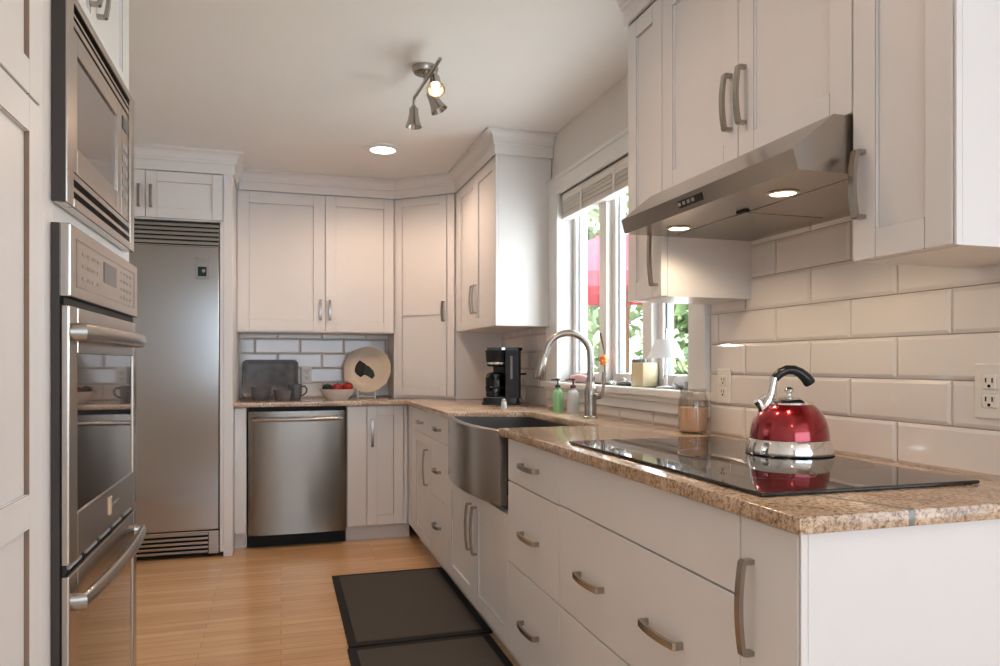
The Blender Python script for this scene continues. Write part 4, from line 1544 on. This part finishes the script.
motif('dark_leaf', [(-.40, .28), (-.22, .36), (.0, .22), (.10, .05), (.02, -.14), (-.14, -.26), (-.30, -.14), (-.42, .06)], DARKP, .0052)
motif('green_leaf', [(.0, .20), (.14, .12), (.28, -.02), (.34, -.20), (.26, -.32), (.10, -.22), (-.04, -.16), (-.02, .02)], GREENP, .0056)
# easel
es_ = thing('plate_stand', 'small white easel stand holding the cream plate', 'stand', (.588, 5.18, CTT))
bm = bmesh.new()
for sx in (-1, 1):
    x = sx * .060
    tube(bm, [(x, -.080, .0), (x, -.082, .060)], .006, 10)
    tube(bm, [(x, -.080, .006), (x, .05, .010), (x * .8, .088, .006)], .005, 10)
    tube(bm, [(x, -.082, .058), (x, -.083, .064)], [.006, .003], 10)
tube(bm, [(-.06, -.045, .010), (.06, -.045, .010)], .005, 10)
tube(bm, [(-.048, .085, .007), (0, .095, .15), (.048, .085, .007)], .005, 10)
bm.transform(Matrix.Rotation(math.radians(-16), 4, 'Z'))
obj('frame', bm, CERAMIC, es_, smooth=50)

# ------------------------------------------------------------------ ornaments on the window stool
ZS = WZ0 + .0005
cn = thing('candle_set', 'square pale yellow glass candle block with dark beads on the sill', 'candle', (1.480, 2.80, ZS))
bm = B((-.036, .036, -.055, .055, 0, .104), b=.006)
obj('glass_block', bm, YELLOWWAX, cn, smooth=40)
bm = bmesh.new()
for (x, y) in ((-.03, -.045), (-.03, -.015), (-.03, .015), (-.03, .045), (.03, .0)):
    lathe(bm, [(0, 0), (.009, .002), (.011, .009), (.008, .016), (0, .018)], 14, (x * .8, y, .102))
obj('beads', bm, SPACER, cn, smooth=40)
lm = thing('sill_lamp', 'small white lamp with a cone shade on the window sill', 'lamp', (1.470, 2.600, ZS))
bm = bmesh.new()
lathe(bm, [(0, 0), (.038, 0), (.038, .006), (.010, .012), (.0075, .02), (.0075, .13), (0, .13)], 24)
obj('stem_base', bm, LAMPWHITE, lm, smooth=40)
bm = bmesh.new()
lathe(bm, [(.072, .122), (.074, .122), (.040, .188), (.036, .196), (.034, .194), (.070, .124)], 32)
obj('lamp_shade', bm, LAMPWHITE, lm, smooth=40)
bm = bmesh.new()
tube(bm, [(0, 0, .12), (0, 0, .225)], .004, 8)
lathe(bm, [(0, 0), (.007, .004), (.004, .014), (0, .018)], 12, (0, 0, .223))
obj('finial', bm, NICKEL, lm, smooth=40)
fg = thing('glass_figurine', 'pale glass animal figurine at the right end of the sill', 'figurine', (1.485, 2.475, ZS))
bm = bmesh.new()
tube(bm, [(0, .085, .022), (0, .05, .034), (0, .0, .034), (0, -.03, .040), (.0, -.045, .062), (0, -.062, .066), (0, -.085, .045)], [.006, .020, .022, .017, .012, .012, .005], 14)
for (y, dx) in ((.045, .012), (.045, -.012), (-.02, .012), (-.02, -.012)):
    tube(bm, [(dx, y, .030), (dx * 1.2, y, .0)], [.009, .006], 10)
obj('body', bm, LAMPWHITE, fg, smooth=50)
fi = thing('fish_ornament', 'pink fish ornament with dark blue tail at the left end of the sill', 'ornament', (1.435, 3.36, ZS))
bm = bmesh.new()
tube(bm, [(0, .17, .018), (0, .12, .024), (0, .03, .026), (0, -.04, .022), (0, -.07, .018)], [.005, .017, .022, .018, .010], 14)
obj('body', bm, PINK, fi, smooth=50)
bm = bmesh.new()
tube(bm, [(0, -.065, .018), (0, -.085, .022), (0, -.105, .026)], [.011, .016, .022], 12)
obj('tail', bm, BLUED, fi, smooth=50)
gd = thing('glass_dish', 'small clear glass dish on the sill behind the faucet', 'dish', (1.455, 3.00, ZS))
bm = bmesh.new()
lathe(bm, [(0, 0), (.028, 0), (.045, .020), (.043, .021), (.026, .004), (0, .004)], 24)
obj('dish', bm, JARGLASS, gd, smooth=40)
gd = thing('trinket', 'small dark pebble trinket on the sill left of the yellow candle', 'trinket', (1.47, 2.915, ZS))
bm = bmesh.new()
lathe(bm, [(0, 0), (.014, .002), (.019, .010), (.012, .018), (0, .020)], 16)
obj('stone', bm, BLUED, gd, smooth=50)
of = thing('flower_stem', 'orange blossom on a dark bent stem standing on the sill', 'flower', (1.475, 3.19, ZS))
bm = bmesh.new()
lathe(bm, [(0, 0), (.018, 0), (.020, .004), (.014, .04), (.010, .055), (.012, .06), (.009, .06), (.008, .05), (0, .01)], 20)
obj('bud_vase', bm, JARGLASS, of, smooth=40)
bm = bmesh.new()
tube(bm, [(0, 0, .012), (.0, -.004, .10), (0, .0, .16), (0, .02, .20), (0, .042, .245)], [.0025, .0025, .003, .004, .005], 8)
obj('stem', bm, STEM, of, smooth=50)
bm = bmesh.new()
for k in range(7):
    a = 2 * PI * k / 7
    c = Vector((.0, .010 + .022 * math.cos(a), .115 + .018 * math.sin(a)))
    lathe(bm, [(0, -.010), (.010, -.006), (.013, 0), (.010, .006), (0, .010)], 10, c)
obj('blossom', bm, ORANGE, of, smooth=60)

# ------------------------------------------------------------------ garden seen through the window
struct('ground_outside', B((1.62, 40, 1.12, 45, -.5, -.4)), LAWN)


def shrub(name, label, c, rx, ry, rz, n, mat, leaf=.16, trunk=True):
    t_ = thing(name, label, 'tree', (c[0], c[1], -.4), 0, 'garden trees')
    bm = bmesh.new()
    rnd = random.Random(int(c[0] * 31 + c[1] * 17))
    lobes = [(Vector((rnd.uniform(-.5, .5) * rx, rnd.uniform(-.5, .5) * ry, c[2] + rnd.uniform(-.5, .5) * rz)), rnd.uniform(.35, .6)) for _ in range(14)]
    for _ in range(n):
        lc, ls = rnd.choice(lobes)
        d = Vector((rnd.gauss(0, 1), rnd.gauss(0, 1), rnd.gauss(0, 1))).normalized() * rnd.uniform(.6, 1.0)
        p = lc + Vector((d.x * rx * ls, d.y * ry * ls, d.z * rz * ls))
        u = Vector((rnd.gauss(0, 1), rnd.gauss(0, 1), rnd.gauss(0, 1))).normalized()
        v = u.cross(Vector((rnd.gauss(0, 1), rnd.gauss(0, 1), rnd.gauss(0, 1)))).normalized()
        s = leaf * rnd.uniform(.6, 1.3)
        bm.faces.new([bm.verts.new(p + u * s), bm.verts.new(p + v * s * .45), bm.verts.new(p - u * s), bm.verts.new(p - v * s * .45)])
    obj('foliage', bm, mat, t_)
    bm = bmesh.new()
    tube(bm, [(0, 0, 0), (.05, .03, c[2] * .6), (0, 0, c[2])], [.16, .12, .07], 10)
    for k in range(5):
        a = 2 * PI * k / 5
        tube(bm, [(.03, .02, c[2] * (.5 + .06 * k)), (rx * .5 * math.cos(a), ry * .5 * math.sin(a), c[2] + rz * .3)], [.06, .02], 8)
    obj('trunk', bm, BARK, t_, smooth=50)


shrub('tree', 'leafy light green tree beyond the left window pane', (4.6, 11.2, 2.9), 1.5, 1.5, 2.6, 4200, LEAFB)
shrub('tree', 'leafy green tree beyond the middle window pane', (8.6, 13.6, 2.8), 1.8, 1.8, 3.0, 4200, LEAF)
shrub('tree', 'leafy green tree beyond the right window pane', (7.6, 8.2, 2.4), 1.5, 1.5, 2.7, 4200, LEAF)
um = thing('patio_umbrella', 'red patio umbrella open in the garden beyond the window', 'umbrella', (3.55, 7.10, -.4))
bm = bmesh.new()
ring0 = [bm.verts.new((.03 * math.cos(2 * PI * k / 8), .03 * math.sin(2 * PI * k / 8), 3.05)) for k in range(8)]
ring1 = [bm.verts.new((.65 * math.cos(2 * PI * k / 8), .65 * math.sin(2 * PI * k / 8), 2.75)) for k in range(8)]
ring2 = [bm.verts.new((1.25 * math.cos(2 * PI * k / 8), 1.25 * math.sin(2 * PI * k / 8), 2.41)) for k in range(8)]
ring3 = [bm.verts.new((1.26 * math.cos(2 * PI * k / 8), 1.26 * math.sin(2 * PI * k / 8), 2.27)) for k in range(8)]
for a, b in ((ring0, ring1), (ring1, ring2), (ring2, ring3)):
    for k in range(8):
        bm.faces.new((a[k], a[(k + 1) % 8], b[(k + 1) % 8], b[k]))
bmesh.ops.solidify(bm, geom=bm.faces, thickness=.006)
obj('canopy', bm, UMB, um)
bm = bmesh.new()
tube(bm, [(0, 0, 0), (0, 0, 3.13)], .025, 12)
obj('pole', bm, UMBPOLE, um, smooth=40)
bm = bmesh.new()
lathe(bm, [(0, 0), (.26, 0), (.26, .05), (.05, .09), (.04, .2), (0, .2)], 24)
obj('base', bm, BLACK, um, smooth=40)
